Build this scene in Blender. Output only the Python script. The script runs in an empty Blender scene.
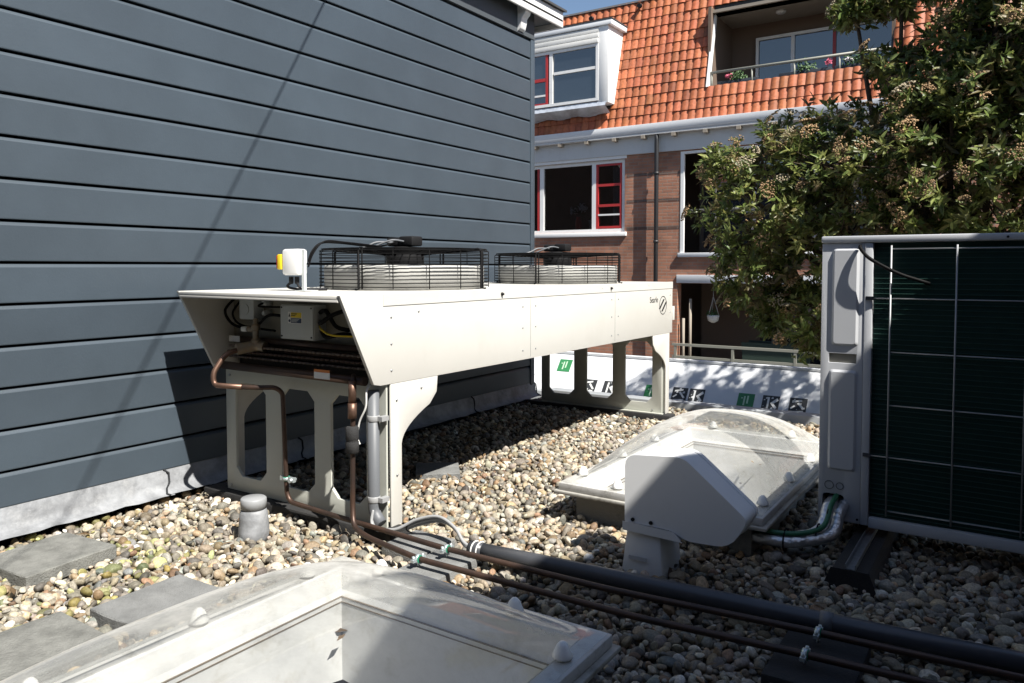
import bpy, bmesh, math, random
import numpy as np
from mathutils import Vector, Matrix
random.seed(7); rng = np.random.default_rng(7)
S = bpy.context.scene
COL = S.collection
R = math.radians
ORG = {}                                   # object name -> world origin

# ------------------------------------------------------------------ materials
MATS = {}
def mat(name, col, rough=.5, metal=0., var=.0, vscale=6., bump=0., bscale=60., spec=.5, col2=None, dirt=0., dcol=(.2,.19,.17), dscale=3., coat=0.):
    m = bpy.data.materials.new(name); m.use_nodes = True
    nt = m.node_tree; N = nt.nodes; L = nt.links
    b = N['Principled BSDF']
    b.inputs['Roughness'].default_value = rough
    b.inputs['Metallic'].default_value = metal
    b.inputs['Specular IOR Level'].default_value = spec
    b.inputs['Coat Weight'].default_value = coat
    b.inputs['Base Color'].default_value = (*col, 1)
    tc = N.new('ShaderNodeTexCoord'); geo = N.new('ShaderNodeNewGeometry')
    out = None
    if var > 0 or col2:
        n = N.new('ShaderNodeTexNoise'); n.inputs['Scale'].default_value = vscale; n.inputs['Detail'].default_value = 6
        n.inputs['Roughness'].default_value = .65
        L.new(geo.outputs['Position'], n.inputs['Vector'])
        mx = N.new('ShaderNodeMix'); mx.data_type = 'RGBA'
        c2 = col2 or tuple(c*(1-var) for c in col)
        c1 = col if col2 else tuple(min(1, c*(1+var*.6)) for c in col)
        rmp = N.new('ShaderNodeMapRange'); rmp.inputs[1].default_value = .35; rmp.inputs[2].default_value = .65
        L.new(n.outputs['Fac'], rmp.inputs[0]); L.new(rmp.outputs[0], mx.inputs[0])
        mx.inputs[6].default_value = (*c1, 1); mx.inputs[7].default_value = (*c2, 1)
        out = mx.outputs[2]
    if dirt > 0:
        n = N.new('ShaderNodeTexNoise'); n.inputs['Scale'].default_value = dscale; n.inputs['Detail'].default_value = 9
        n.inputs['Roughness'].default_value = .75
        L.new(geo.outputs['Position'], n.inputs['Vector'])
        rmp = N.new('ShaderNodeMapRange'); rmp.inputs[1].default_value = .52; rmp.inputs[2].default_value = .72
        rmp.inputs[4].default_value = dirt
        L.new(n.outputs['Fac'], rmp.inputs[0])
        mx = N.new('ShaderNodeMix'); mx.data_type = 'RGBA'
        L.new(rmp.outputs[0], mx.inputs[0])
        if out: L.new(out, mx.inputs[6])
        else: mx.inputs[6].default_value = (*col, 1)
        mx.inputs[7].default_value = (*dcol, 1)
        out = mx.outputs[2]
    if out: L.new(out, b.inputs['Base Color'])
    if bump > 0:
        n = N.new('ShaderNodeTexNoise'); n.inputs['Scale'].default_value = bscale; n.inputs['Detail'].default_value = 5
        L.new(geo.outputs['Position'], n.inputs['Vector'])
        bp = N.new('ShaderNodeBump'); bp.inputs['Strength'].default_value = bump; bp.inputs['Distance'].default_value = .01
        L.new(n.outputs['Fac'], bp.inputs['Height']); L.new(bp.outputs['Normal'], b.inputs['Normal'])
    MATS[name] = m
    return m

def attr_mat(name, attr, rough=.6, nscale=70., namt=.35, bump=.0, spec=.4, trans=0.):
    """colour comes from the per-piece attribute the mesh carries (each pebble, tile or leaf has its own colour)"""
    m = bpy.data.materials.new(name); m.use_nodes = True
    nt = m.node_tree; N = nt.nodes; L = nt.links; b = N['Principled BSDF']
    b.inputs['Roughness'].default_value = rough; b.inputs['Specular IOR Level'].default_value = spec
    a = N.new('ShaderNodeAttribute'); a.attribute_name = attr
    geo = N.new('ShaderNodeNewGeometry')
    n = N.new('ShaderNodeTexNoise'); n.inputs['Scale'].default_value = nscale; n.inputs['Detail'].default_value = 5
    L.new(geo.outputs['Position'], n.inputs['Vector'])
    r = N.new('ShaderNodeMapRange'); r.inputs[1].default_value = .3; r.inputs[2].default_value = .7
    r.inputs[3].default_value = 1-namt; r.inputs[4].default_value = 1+namt*.5
    L.new(n.outputs['Fac'], r.inputs[0])
    mx = N.new('ShaderNodeMix'); mx.data_type = 'RGBA'; mx.blend_type = 'MULTIPLY'; mx.inputs[0].default_value = 1
    L.new(a.outputs['Color'], mx.inputs[6]); L.new(r.outputs[0], mx.inputs[7])
    L.new(mx.outputs[2], b.inputs['Base Color'])
    if bump:
        bp = N.new('ShaderNodeBump'); bp.inputs['Strength'].default_value = bump; bp.inputs['Distance'].default_value = .004
        L.new(n.outputs['Fac'], bp.inputs['Height']); L.new(bp.outputs['Normal'], b.inputs['Normal'])
    if trans:
        t = N.new('ShaderNodeBsdfTranslucent'); L.new(mx.outputs[2], t.inputs['Color'])
        ms = N.new('ShaderNodeMixShader'); ms.inputs[0].default_value = trans
        L.new(b.outputs[0], ms.inputs[1]); L.new(t.outputs[0], ms.inputs[2])
        L.new(ms.outputs[0], N['Material Output'].inputs['Surface'])
    return m

def brick_mat(name, c1, c2, mortar, w=.22, h=.068, axis='XZ'):
    m = bpy.data.materials.new(name); m.use_nodes = True
    nt = m.node_tree; N = nt.nodes; L = nt.links; b = N['Principled BSDF']
    b.inputs['Roughness'].default_value = .85
    geo = N.new('ShaderNodeNewGeometry'); sp = N.new('ShaderNodeSeparateXYZ'); L.new(geo.outputs['Position'], sp.inputs[0])
    ad = N.new('ShaderNodeMath'); ad.operation = 'ADD'; L.new(sp.outputs['X'], ad.inputs[0]); L.new(sp.outputs['Y'], ad.inputs[1])
    cb = N.new('ShaderNodeCombineXYZ'); L.new(ad.outputs[0], cb.inputs[0]); L.new(sp.outputs['Z'], cb.inputs[1])
    br = N.new('ShaderNodeTexBrick'); L.new(cb.outputs[0], br.inputs['Vector'])
    br.inputs['Scale'].default_value = 1; br.inputs['Brick Width'].default_value = w; br.inputs['Row Height'].default_value = h
    br.inputs['Mortar Size'].default_value = .007; br.inputs['Mortar Smooth'].default_value = .2; br.inputs['Bias'].default_value = -.1
    br.inputs['Color1'].default_value = (*c1, 1); br.inputs['Color2'].default_value = (*c2, 1); br.inputs['Mortar'].default_value = (*mortar, 1)
    n = N.new('ShaderNodeTexNoise'); n.inputs['Scale'].default_value = 2.5; n.inputs['Detail'].default_value = 8
    L.new(geo.outputs['Position'], n.inputs['Vector'])
    r = N.new('ShaderNodeMapRange'); r.inputs[1].default_value = .3; r.inputs[2].default_value = .7; r.inputs[3].default_value = .72; r.inputs[4].default_value = 1.18
    L.new(n.outputs['Fac'], r.inputs[0])
    mx = N.new('ShaderNodeMix'); mx.data_type = 'RGBA'; mx.blend_type = 'MULTIPLY'; mx.inputs[0].default_value = 1
    L.new(br.outputs['Color'], mx.inputs[6]); L.new(r.outputs[0], mx.inputs[7]); L.new(mx.outputs[2], b.inputs['Base Color'])
    bp = N.new('ShaderNodeBump'); bp.inputs['Strength'].default_value = .5; bp.inputs['Distance'].default_value = .006; bp.invert = True
    L.new(br.outputs['Fac'], bp.inputs['Height']); L.new(bp.outputs['Normal'], b.inputs['Normal'])
    return m

def pane_mat(name, tint, rough=.02, refl=1.0, opacity=.0, dirt=(.6,.6,.55), smear=0., ior=1.45):
    """thin clear sheet: transparent, Fresnel gloss, a film of dirt"""
    m = bpy.data.materials.new(name); m.use_nodes = True
    nt = m.node_tree; N = nt.nodes; L = nt.links
    N.remove(N['Principled BSDF'])
    tr = N.new('ShaderNodeBsdfTransparent'); tr.inputs['Color'].default_value = (*tint, 1)
    gl = N.new('ShaderNodeBsdfGlossy'); gl.inputs['Roughness'].default_value = rough; gl.inputs['Color'].default_value = (refl, refl, refl, 1)
    g0 = N.new('ShaderNodeNewGeometry'); dt = N.new('ShaderNodeVectorMath'); dt.operation = 'DOT_PRODUCT'
    L.new(g0.outputs['Incoming'], dt.inputs[0]); L.new(g0.outputs['Normal'], dt.inputs[1])
    ab_ = N.new('ShaderNodeMath'); ab_.operation = 'ABSOLUTE'; L.new(dt.outputs['Value'], ab_.inputs[0])
    om = N.new('ShaderNodeMath'); om.operation = 'SUBTRACT'; om.inputs[0].default_value = 1; L.new(ab_.outputs[0], om.inputs[1])
    pw = N.new('ShaderNodeMath'); pw.operation = 'POWER'; L.new(om.outputs[0], pw.inputs[0]); pw.inputs[1].default_value = 5
    r0 = ((ior-1)/(ior+1))**2*1.6
    fr = N.new('ShaderNodeMath'); fr.operation = 'MULTIPLY_ADD'; L.new(pw.outputs[0], fr.inputs[0]); fr.inputs[1].default_value = 1-r0; fr.inputs[2].default_value = r0
    mx = N.new('ShaderNodeMixShader'); L.new(fr.outputs[0], mx.inputs[0]); L.new(tr.outputs[0], mx.inputs[1]); L.new(gl.outputs[0], mx.inputs[2])
    last = mx
    if opacity > 0 or smear > 0:
        df = N.new('ShaderNodeBsdfDiffuse'); df.inputs['Color'].default_value = (*dirt, 1)
        tl = N.new('ShaderNodeBsdfTranslucent'); tl.inputs['Color'].default_value = (*dirt, 1)
        dm = N.new('ShaderNodeMixShader'); L.new(df.outputs[0], dm.inputs[1]); L.new(tl.outputs[0], dm.inputs[2])
        geo = N.new('ShaderNodeNewGeometry'); n = N.new('ShaderNodeTexNoise'); n.inputs['Scale'].default_value = 5; n.inputs['Detail'].default_value = 8
        n.inputs['Roughness'].default_value = .7
        L.new(geo.outputs['Position'], n.inputs['Vector'])
        r = N.new('ShaderNodeMapRange'); r.inputs[1].default_value = .42; r.inputs[2].default_value = .75; r.inputs[3].default_value = opacity; r.inputs[4].default_value = opacity+smear
        L.new(n.outputs['Fac'], r.inputs[0])
        m2 = N.new('ShaderNodeMixShader'); dv = N.new('ShaderNodeMath'); dv.operation = 'DIVIDE'; dv.use_clamp = True; L.new(r.outputs[0], dv.inputs[0])
        mxm = N.new('ShaderNodeMath'); mxm.operation = 'MAXIMUM'; L.new(ab_.outputs[0], mxm.inputs[0]); mxm.inputs[1].default_value = .12; L.new(mxm.outputs[0], dv.inputs[1])
        L.new(dv.outputs[0], m2.inputs[0]); L.new(mx.outputs[0], m2.inputs[1]); L.new(dm.outputs[0], m2.inputs[2]); last = m2
    L.new(last.outputs[0], N['Material Output'].inputs['Surface'])
    return m

M = {}
M['clad'] = mat('slate blue cladding paint', (.049,.066,.084), .48, var=.10, vscale=1.6, bump=.06, bscale=90, dirt=.22, dcol=(.060,.078,.095), dscale=2.2)
_m = M['clad']; _n = _m.node_tree; _b = _n.nodes['Principled BSDF']; _src = _b.inputs['Base Color'].links[0].from_socket
_g = _n.nodes.new('ShaderNodeNewGeometry'); _s = _n.nodes.new('ShaderNodeSeparateXYZ'); _n.links.new(_g.outputs['Position'], _s.inputs[0])
_d = _n.nodes.new('ShaderNodeMath'); _d.operation = 'MULTIPLY_ADD'; _d.inputs[1].default_value = 1/.2155; _d.inputs[2].default_value = -(1.43021-.001)/.2155+20; _n.links.new(_s.outputs['Z'], _d.inputs[0])
_f = _n.nodes.new('ShaderNodeMath'); _f.operation = 'FLOOR'; _n.links.new(_d.outputs[0], _f.inputs[0])
_w = _n.nodes.new('ShaderNodeTexWhiteNoise'); _w.noise_dimensions = '1D'; _n.links.new(_f.outputs[0], _w.inputs['W'])
_r = _n.nodes.new('ShaderNodeMapRange'); _r.inputs[3].default_value = .92; _r.inputs[4].default_value = 1.07; _n.links.new(_w.outputs['Value'], _r.inputs[0])
_x = _n.nodes.new('ShaderNodeMix'); _x.data_type = 'RGBA'; _x.blend_type = 'MULTIPLY'; _x.inputs[0].default_value = 1
_n.links.new(_src, _x.inputs[6]); _n.links.new(_r.outputs[0], _x.inputs[7]); _n.links.new(_x.outputs[2], _b.inputs['Base Color'])
M['clad_dark'] = mat('dark joint', (.015,.017,.02), .8)
M['eave_shade'] = mat('eave shade tone', (.06,.07,.08), .6)  # eave shadow put into the colour of frieze and soffit
M['white'] = mat('white paint', (.78,.78,.77), .45, dirt=.12, dscale=4)
M['greywhite'] = mat('off white paint', (.62,.62,.60), .5, dirt=.18, dscale=3)
M['lead'] = mat('weathered lead', (.24,.25,.265), .55, .0, var=.35, vscale=7, bump=.5, bscale=25, dirt=.5, dcol=(.40,.405,.41), dscale=6)
M['lead_skysheen'] = mat('lead with painted sky sheen', (.50,.54,.60), .35, .2, var=.25, vscale=5)  # reflected sky painted in as a paler, bluer lead colour
M['cream'] = mat('cream powder coat', (.595,.585,.55), .42, dirt=.22, dcol=(.47,.45,.39), dscale=2.2, var=.04, vscale=.9)
M['drum'] = mat('dusty fan ring', (.44,.44,.42), .55, dirt=.4, dcol=(.3,.3,.28), dscale=5)
M['ventlid'] = mat('faded grey lid', (.27,.28,.29), .5, dirt=.4, dcol=(.2,.2,.19), dscale=12)
M['cream_shade'] = mat('shaded cream', (.27,.255,.21), .55, dirt=.5, dcol=(.16,.14,.11), dscale=5)  # casing cream darkened to hold the hood's inner shade, plus dirt
M['frame'] = mat('pale green grey powder coat', (.50,.51,.46), .45, dirt=.3, dcol=(.33,.33,.27), dscale=3)
M['black'] = mat('black wire coating', (.004,.004,.0045), .6, spec=.12)
M['motor'] = mat('black motor', (.012,.012,.013), .6, spec=.25)
M['rubber'] = mat('black rubber', (.02,.02,.021), .85, bump=.4, bscale=150, dirt=.4, dcol=(.07,.065,.06), dscale=8)
M['copper'] = mat('tarnished copper', (.21,.13,.095), .46, .75, col2=(.13,.075,.055), vscale=14)
M['copper_dark'] = mat('old dark copper', (.085,.05,.036), .45, .5, col2=(.05,.035,.03), vscale=9)
M['bend'] = mat('dull return bends', (.24,.19,.155), .5, .5, col2=(.08,.06,.05), vscale=30)
M['brass'] = mat('weathered brass', (.34,.25,.16), .45, .6, col2=(.3,.27,.22), vscale=40)
M['pvc'] = mat('grey plastic pipe', (.12,.128,.14), .5, dirt=.3, dcol=(.14,.14,.135), dscale=7)
M['pvc_dark'] = mat('dark grey plastic pipe', (.055,.058,.066), .35, dirt=.35, dcol=(.12,.115,.11), dscale=6)
M['insul'] = mat('black insulation sleeve', (.022,.022,.024), .7)
M['cable'] = mat('pale grey cable', (.30,.305,.31), .45)
M['cablewhite'] = mat('white cable', (.75,.75,.73), .4)
M['coil'] = mat('dark coil', (.02,.017,.015), .6, dirt=.4, dcol=(.12,.06,.03), dscale=20)
M['yellow'] = mat('yellow label', (.75,.55,.02), .5)
M['red'] = mat('red plastic', (.5,.03,.02), .4)
M['redpaint'] = mat('red window paint', (.42,.035,.035), .4)
M['navy'] = mat('dark blue print', (.03,.05,.10), .5)
M['ink'] = mat('black ink', (.02,.02,.02), .6)
M['boxgrey'] = mat('grey enclosure', (.50,.53,.53), .45)
M['boxwhite'] = mat('white enclosure', (.82,.82,.81), .35)
M['orange'] = mat('orange sticker', (.6,.2,.05), .6)
M['slab'] = mat('mossy concrete slab', (.168,.170,.158), .9, var=.3, vscale=11, bump=.7, bscale=120, dirt=.6, dcol=(.25,.25,.235), dscale=7)
M['slab2'] = mat('dark concrete slab', (.18,.184,.182), .85, var=.25, vscale=9, bump=.6, bscale=140, dirt=.4, dcol=(.26,.26,.245), dscale=6)
M['bed'] = mat('bitumen under gravel', (.06,.055,.048), .95, var=.5, vscale=40, bump=.6, bscale=60)
M['kerb'] = mat('grey roof edge', (.33,.35,.37), .6, dirt=.3)
M['skyframe'] = mat('aged white plastic', (.50,.495,.48), .45, dirt=.9, dcol=(.13,.12,.09), dscale=9)
M['skyedge'] = mat('grimy white plastic edge', (.36,.35,.32), .55, dirt=.85, dcol=(.07,.065,.05), dscale=5)
M['skycurb'] = mat('grey curb', (.20,.205,.20), .8, bump=.4, bscale=80, dirt=.4, dcol=(.1,.1,.09))
M['shaft'] = mat('stained white shaft lining', (.70,.70,.695), .5, dirt=.5, dcol=(.42,.39,.32), dscale=9)
M['shaftline'] = mat('brown gasket', (.19,.15,.11), .7)
M['dome'] = pane_mat('weathered acrylic dome', (.97,.98,.97), .05, 1.0, opacity=.065, smear=.13, dirt=(.74,.73,.69), ior=1.55)
M['cap'] = mat('white plastic cap', (.86,.86,.84), .4)
M['cowl'] = mat('pale grey plastic', (.80,.81,.82), .4, dirt=.2, dcol=(.62,.63,.61), dscale=4)
M['ac'] = mat('pale enamel', (.50,.515,.54), .35, dirt=.12, dcol=(.45,.45,.43), dscale=3)
M['acdark'] = mat('black recess', (.01,.01,.01), .6)
M['fin'] = mat('dark green coil fins', (.014,.042,.036), .5, .1, spec=.25)
M['finrow'] = mat('green coil tube row', (.030,.085,.070), .45, .2)
M['wire'] = mat('silver wire', (.36,.37,.38), .5, .3)
M['steel'] = mat('galvanised steel', (.42,.44,.46), .4, .8, var=.2, vscale=20)
M['foil'] = mat('silver foil wrap', (.62,.64,.66), .3, .8, bump=.9, bscale=45)
M['green'] = mat('green cable', (.02,.13,.06), .45)
M['clampgreen'] = mat('green rubber lining', (.02,.2,.12), .6)
M['zinc'] = mat('zinc clamp', (.5,.56,.58), .35, .6)
M['brick'] = brick_mat('brown brick', (.41,.19,.118), (.31,.143,.092), (.27,.215,.175))
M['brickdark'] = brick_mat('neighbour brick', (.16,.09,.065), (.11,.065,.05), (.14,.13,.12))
M['tile'] = attr_mat('orange clay tile', 'tint', .55, 18, .25, .1)
M['tileplain'] = mat('plain roof tile', (.22,.08,.04), .7, var=.3)
M['pebble'] = attr_mat('river pebbles', 'tint', .62, 120, .38, .25, .35)
M['leaf'] = attr_mat('evergreen leaves', 'tint', .42, 30, .2, 0, .5, trans=.45)
M['flower'] = attr_mat('faded blossom', 'tint', .8, 60, .3, 0, .2, trans=.12)
M['bark'] = mat('bark', (.07,.05,.035), .9, var=.4, vscale=20, bump=.8, bscale=40)
M['concrete'] = mat('concrete', (.42,.42,.40), .8, dirt=.3)
M['gutter'] = mat('white gutter', (.66,.68,.70), .45, dirt=.2, dscale=2)
M['timber'] = mat('painted eaves board', (.56,.57,.57), .55, dirt=.2, dscale=3)
M['pipeblack'] = mat('black downpipe', (.02,.02,.022), .5)
M['glass'] = mat('window glass', (.02,.026,.034), .03)
M['glass'].node_tree.nodes['Principled BSDF'].inputs['IOR'].default_value = 2.4
M['clear'] = pane_mat('clear window glass', (.5,.52,.53), .01, 1.0, ior=1.6)
M['inside'] = mat('dim room', (.05,.045,.04), .8)
M['insidewall'] = mat('dim brown wall', (.14,.10,.075), .85)
M['ceil'] = mat('beige loggia ceiling', (.30,.26,.21), .8)
M['curtain'] = mat('grey curtain', (.35,.36,.36), .9)
M['railing'] = mat('olive grey railing', (.26,.26,.22), .5)
M['canopy'] = mat('white canopy sheet', (.70,.72,.75), .5, var=.05, vscale=3, dirt=.15, dcol=(.6,.62,.63))
M['print_dark'] = mat('dark print', (.03,.032,.035), .5)
M['print_green'] = mat('green print', (.035,.20,.075), .5)
M['print_pale'] = mat('pale print', (.70,.71,.70), .5)
M['print_pale_green'] = mat('pale green print', (.45,.62,.46), .5)
M['ledge'] = mat('pale grey roofing', (.55,.56,.56), .6, dirt=.3)
M['ground'] = mat('street paving', (.16,.15,.14), .9, var=.3, vscale=2, bump=.3)
M['pot'] = mat('white glazed pot', (.6,.6,.58), .3)
M['plant'] = mat('plant green', (.05,.11,.03), .6, var=.4, vscale=30)
M['pink'] = mat('pink petals', (.6,.12,.2), .6)
M['whitepetal'] = mat('white petals', (.7,.66,.7), .6)
M['render'] = mat('grey render', (.30,.30,.29), .8, dirt=.3)
M['roofdark'] = mat('dark roofing', (.05,.05,.052), .8)
M['planterbox'] = mat('dark window box', (.03,.035,.045), .5)

# ------------------------------------------------------------------ builders
def tag(o, label=None, cat=None, group=None, kind=None):
    if label: o['label'] = label
    if cat: o['category'] = cat
    if group: o['group'] = group
    if kind: o['kind'] = kind
    return o

def thing(name, label, cat, loc, group=None):
    o = bpy.data.objects.new(name, None); COL.objects.link(o); o.location = loc
    o.empty_display_size = .1
    ORG[o.name] = Vector(loc)
    return tag(o, label, cat, group)

def link_mesh(name, me, parent=None, origin=None):
    o = bpy.data.objects.new(name, me); COL.objects.link(o)
    if parent is not None:
        org = ORG[parent.name]; o.parent = parent
    else:
        org = Vector(origin) if origin is not None else Vector((0,0,0)); o.location = org
    if org.length > 0: me.transform(Matrix.Translation(-org))
    ORG[o.name] = org.copy()
    return o

def obj(name, bm, m, parent=None, smooth=False, bevel=0., seg=2, angle=35):
    if bevel > 0:
        bm.normal_update()
        es = [e for e in bm.edges if len(e.link_faces) == 2 and e.calc_face_angle(0) > R(30)]
        bmesh.ops.bevel(bm, geom=es, offset=bevel, segments=seg, profile=.5, affect='EDGES', clamp_overlap=True)
    bmesh.ops.recalc_face_normals(bm, faces=bm.faces)
    me = bpy.data.meshes.new(name); bm.to_mesh(me); bm.free()
    if smooth or bevel > 0:
        me.polygons.foreach_set('use_smooth', [True]*len(me.polygons))
        me.set_sharp_from_angle(angle=R(angle))
    ms = m if isinstance(m, (list, tuple)) else [m]
    for x in ms: me.materials.append(x)
    org = None
    if parent is None:
        vs = np.empty(len(me.vertices)*3); me.vertices.foreach_get('co', vs); vs = vs.reshape(-1,3)
        org = Vector(((vs[:,0].min()+vs[:,0].max())/2, (vs[:,1].min()+vs[:,1].max())/2, vs[:,2].min()))
    return link_mesh(name, me, parent, org)

def BM(): return bmesh.new()

def box(bm, x0, x1, y0, y1, z0, z1, mi=0):
    if x1 < x0: x0, x1 = x1, x0
    if y1 < y0: y0, y1 = y1, y0
    if z1 < z0: z0, z1 = z1, z0
    v = [bm.verts.new(p) for p in ((x0,y0,z0),(x1,y0,z0),(x1,y1,z0),(x0,y1,z0),(x0,y0,z1),(x1,y0,z1),(x1,y1,z1),(x0,y1,z1))]
    for f in ((3,2,1,0),(4,5,6,7),(0,1,5,4),(1,2,6,5),(2,3,7,6),(3,0,4,7)):
        bm.faces.new([v[i] for i in f]).material_index = mi
    return bm

def prism(bm, pts, axis, a0, a1, mi=0):
    """polygon pts in the plane across `axis`, extruded a0..a1; X: (y,z), Y: (x,z), Z: (x,y)"""
    def P(p, a):
        return {'X': (a, p[0], p[1]), 'Y': (p[0], a, p[1]), 'Z': (p[0], p[1], a)}[axis]
    A = [bm.verts.new(P(p, a0)) for p in pts]; B = [bm.verts.new(P(p, a1)) for p in pts]
    n = len(pts)
    bm.faces.new(A).material_index = mi; bm.faces.new(B[::-1]).material_index = mi
    for i in range(n):
        bm.faces.new((A[i], A[(i+1) % n], B[(i+1) % n], B[i])).material_index = mi
    return bm

def plate(bm, outer, holes, axis, a0, a1):
    def P(p, a):
        return {'X': (a, p[0], p[1]), 'Y': (p[0], a, p[1]), 'Z': (p[0], p[1], a)}[axis]
    es = []
    for loop in [outer]+holes:
        vs = [bm.verts.new(P(p, a0)) for p in loop]
        es += [bm.edges.new((vs[i], vs[(i+1) % len(vs)])) for i in range(len(vs))]
    g = bmesh.ops.triangle_fill(bm, use_beauty=True, use_dissolve=False, edges=es)
    fs = [f for f in g['geom'] if isinstance(f, bmesh.types.BMFace)]
    ex = bmesh.ops.extrude_face_region(bm, geom=fs)
    d = {'X': (a1-a0,0,0), 'Y': (0,a1-a0,0), 'Z': (0,0,a1-a0)}[axis]
    bmesh.ops.translate(bm, verts=[v for v in ex['geom'] if isinstance(v, bmesh.types.BMVert)], vec=d)
    return bm

def smooth_path(pts, n=8):
    P = [Vector(p) for p in pts]; out = []
    for i in range(len(P)-1):
        p0 = P[max(i-1,0)]; p1 = P[i]; p2 = P[i+1]; p3 = P[min(i+2,len(P)-1)]
        for k in range(n):
            t = k/n
            out.append(.5*((2*p1)+(p2-p0)*t+(2*p0-5*p1+4*p2-p3)*t*t+(3*p1-p0-3*p2+p3)*t**3))
    out.append(P[-1]); return out

def fillet(pts, r=.05, n=5):
    """polyline with rounded corners"""
    P = [Vector(p) for p in pts]; out = [P[0]]
    for i in range(1, len(P)-1):
        a = (P[i-1]-P[i]); b = (P[i+1]-P[i]); rr = min(r, a.length*.48, b.length*.48)
        s = P[i]+a.normalized()*rr; e = P[i]+b.normalized()*rr
        for k in range(n+1):
            t = k/n; out.append(s*(1-t)**2+P[i]*2*t*(1-t)+e*t*t)
    out.append(P[-1]); return out

def tube(bm, pts, r, seg=10, caps=True, closed=False, mi=0):
    P = [Vector(p) for p in pts]; n = len(P)
    rs = r if isinstance(r, (list, tuple)) else [r]*n
    t0 = (P[1]-P[0]).normalized()
    up = Vector((0,0,1)) if abs(t0.z) < .9 else Vector((1,0,0))
    u = t0.cross(up).normalized(); rings = []
    for i in range(n):
        if closed: t = (P[(i+1) % n]-P[i-1]).normalized()
        else: t = (P[min(i+1,n-1)]-P[max(i-1,0)]).normalized()
        u = (u-t*u.dot(t)).normalized(); w = t.cross(u)
        rings.append([bm.verts.new(P[i]+(u*math.cos(a)+w*math.sin(a))*rs[i]) for a in [2*math.pi*k/seg for k in range(seg)]])
    for i in range(n if closed else n-1):
        A = rings[i]; B = rings[(i+1) % n]
        for k in range(seg):
            f = bm.faces.new((A[k], A[(k+1) % seg], B[(k+1) % seg], B[k])); f.smooth = True; f.material_index = mi
    if caps and not closed:
        bm.faces.new(rings[0][::-1]).material_index = mi; bm.faces.new(rings[-1]).material_index = mi
    return bm

def lathe(bm, prof, c, axis='Z', seg=24, mi=0):
    """prof: (radius, height along axis)"""
    rings = []
    for (r, h) in prof:
        ring = []
        for k in range(seg):
            a = 2*math.pi*k/seg; x, y = r*math.cos(a), r*math.sin(a)
            p = {'Z': (x,y,h), 'Y': (x,h,y), 'X': (h,x,y)}[axis]
            ring.append(bm.verts.new((c[0]+p[0], c[1]+p[1], c[2]+p[2])))
        rings.append(ring)
    for A, B in zip(rings, rings[1:]):
        for k in range(seg):
            f = bm.faces.new((A[k], A[(k+1) % seg], B[(k+1) % seg], B[k])); f.smooth = True; f.material_index = mi
    if prof[0][0] > 1e-4: bm.faces.new(rings[0][::-1]).material_index = mi
    if prof[-1][0] > 1e-4: bm.faces.new(rings[-1]).material_index = mi
    return bm

def text_mesh(name, s, m, size, loc, rot, parent, ext=.0006):
    c = bpy.data.curves.new(name+' curve', 'FONT'); c.body = s; c.size = size; c.extrude = ext; c.align_x = 'CENTER'; c.align_y = 'CENTER'
    t = bpy.data.objects.new(name+' tmp', c); COL.objects.link(t)
    dg = bpy.context.evaluated_depsgraph_get()
    me = bpy.data.meshes.new_from_object(t.evaluated_get(dg)); bpy.data.objects.remove(t)
    me.transform(Matrix.Translation(Vector(loc)) @ rot.to_4x4())
    me.materials.clear(); me.materials.append(m)
    return link_mesh(name, me, parent)

def np_mesh(name, V, F, m, parent=None, tint=None, smooth=True, origin=None):
    """V (n,3), F (k,q) same-size faces, tint (n,3) per vertex"""
    me = bpy.data.meshes.new(name)
    V = np.ascontiguousarray(V, dtype=np.float32); F = np.ascontiguousarray(F, dtype=np.int32)
    k, q = F.shape
    me.vertices.add(len(V)); me.vertices.foreach_set('co', V.ravel())
    me.loops.add(k*q); me.loops.foreach_set('vertex_index', F.ravel())
    me.polygons.add(k); me.polygons.foreach_set('loop_start', np.arange(0, k*q, q, dtype=np.int32))
    me.update(calc_edges=True)
    if smooth: me.polygons.foreach_set('use_smooth', np.ones(k, dtype=bool))
    if tint is not None:
        a = me.attributes.new('tint', 'FLOAT_COLOR', 'POINT')
        a.data.foreach_set('color', np.concatenate([tint, np.ones((len(V),1))], 1).astype(np.float32).ravel())
    me.materials.append(m)
    return link_mesh(name, me, parent, origin)

def structure(name, bm, m, **k):
    o = obj(name, bm, m, **k); o['kind'] = 'structure'; return o

def quadpts(x0,x1,z0,z1,c):          # rectangle with chamfered corners
    return [(x0+c,z0),(x1-c,z0),(x1,z0+c),(x1,z1-c),(x1-c,z1),(x0+c,z1),(x0,z1-c),(x0,z0+c)]

# ------------------------------------------------------------------ camera
cam = bpy.data.cameras.new('camera'); co = bpy.data.objects.new('camera', cam); COL.objects.link(co)
S.camera = co
cam.sensor_width = 36; cam.lens = 768/1024*36; cam.clip_start = .05; cam.clip_end = 2000
co.location = (0,0,1.4)
co.rotation_euler = (R(90-2.5), 0, math.atan((1020-512)/768))
cam.shift_y = -.0400; cam.shift_x = 0

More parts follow.
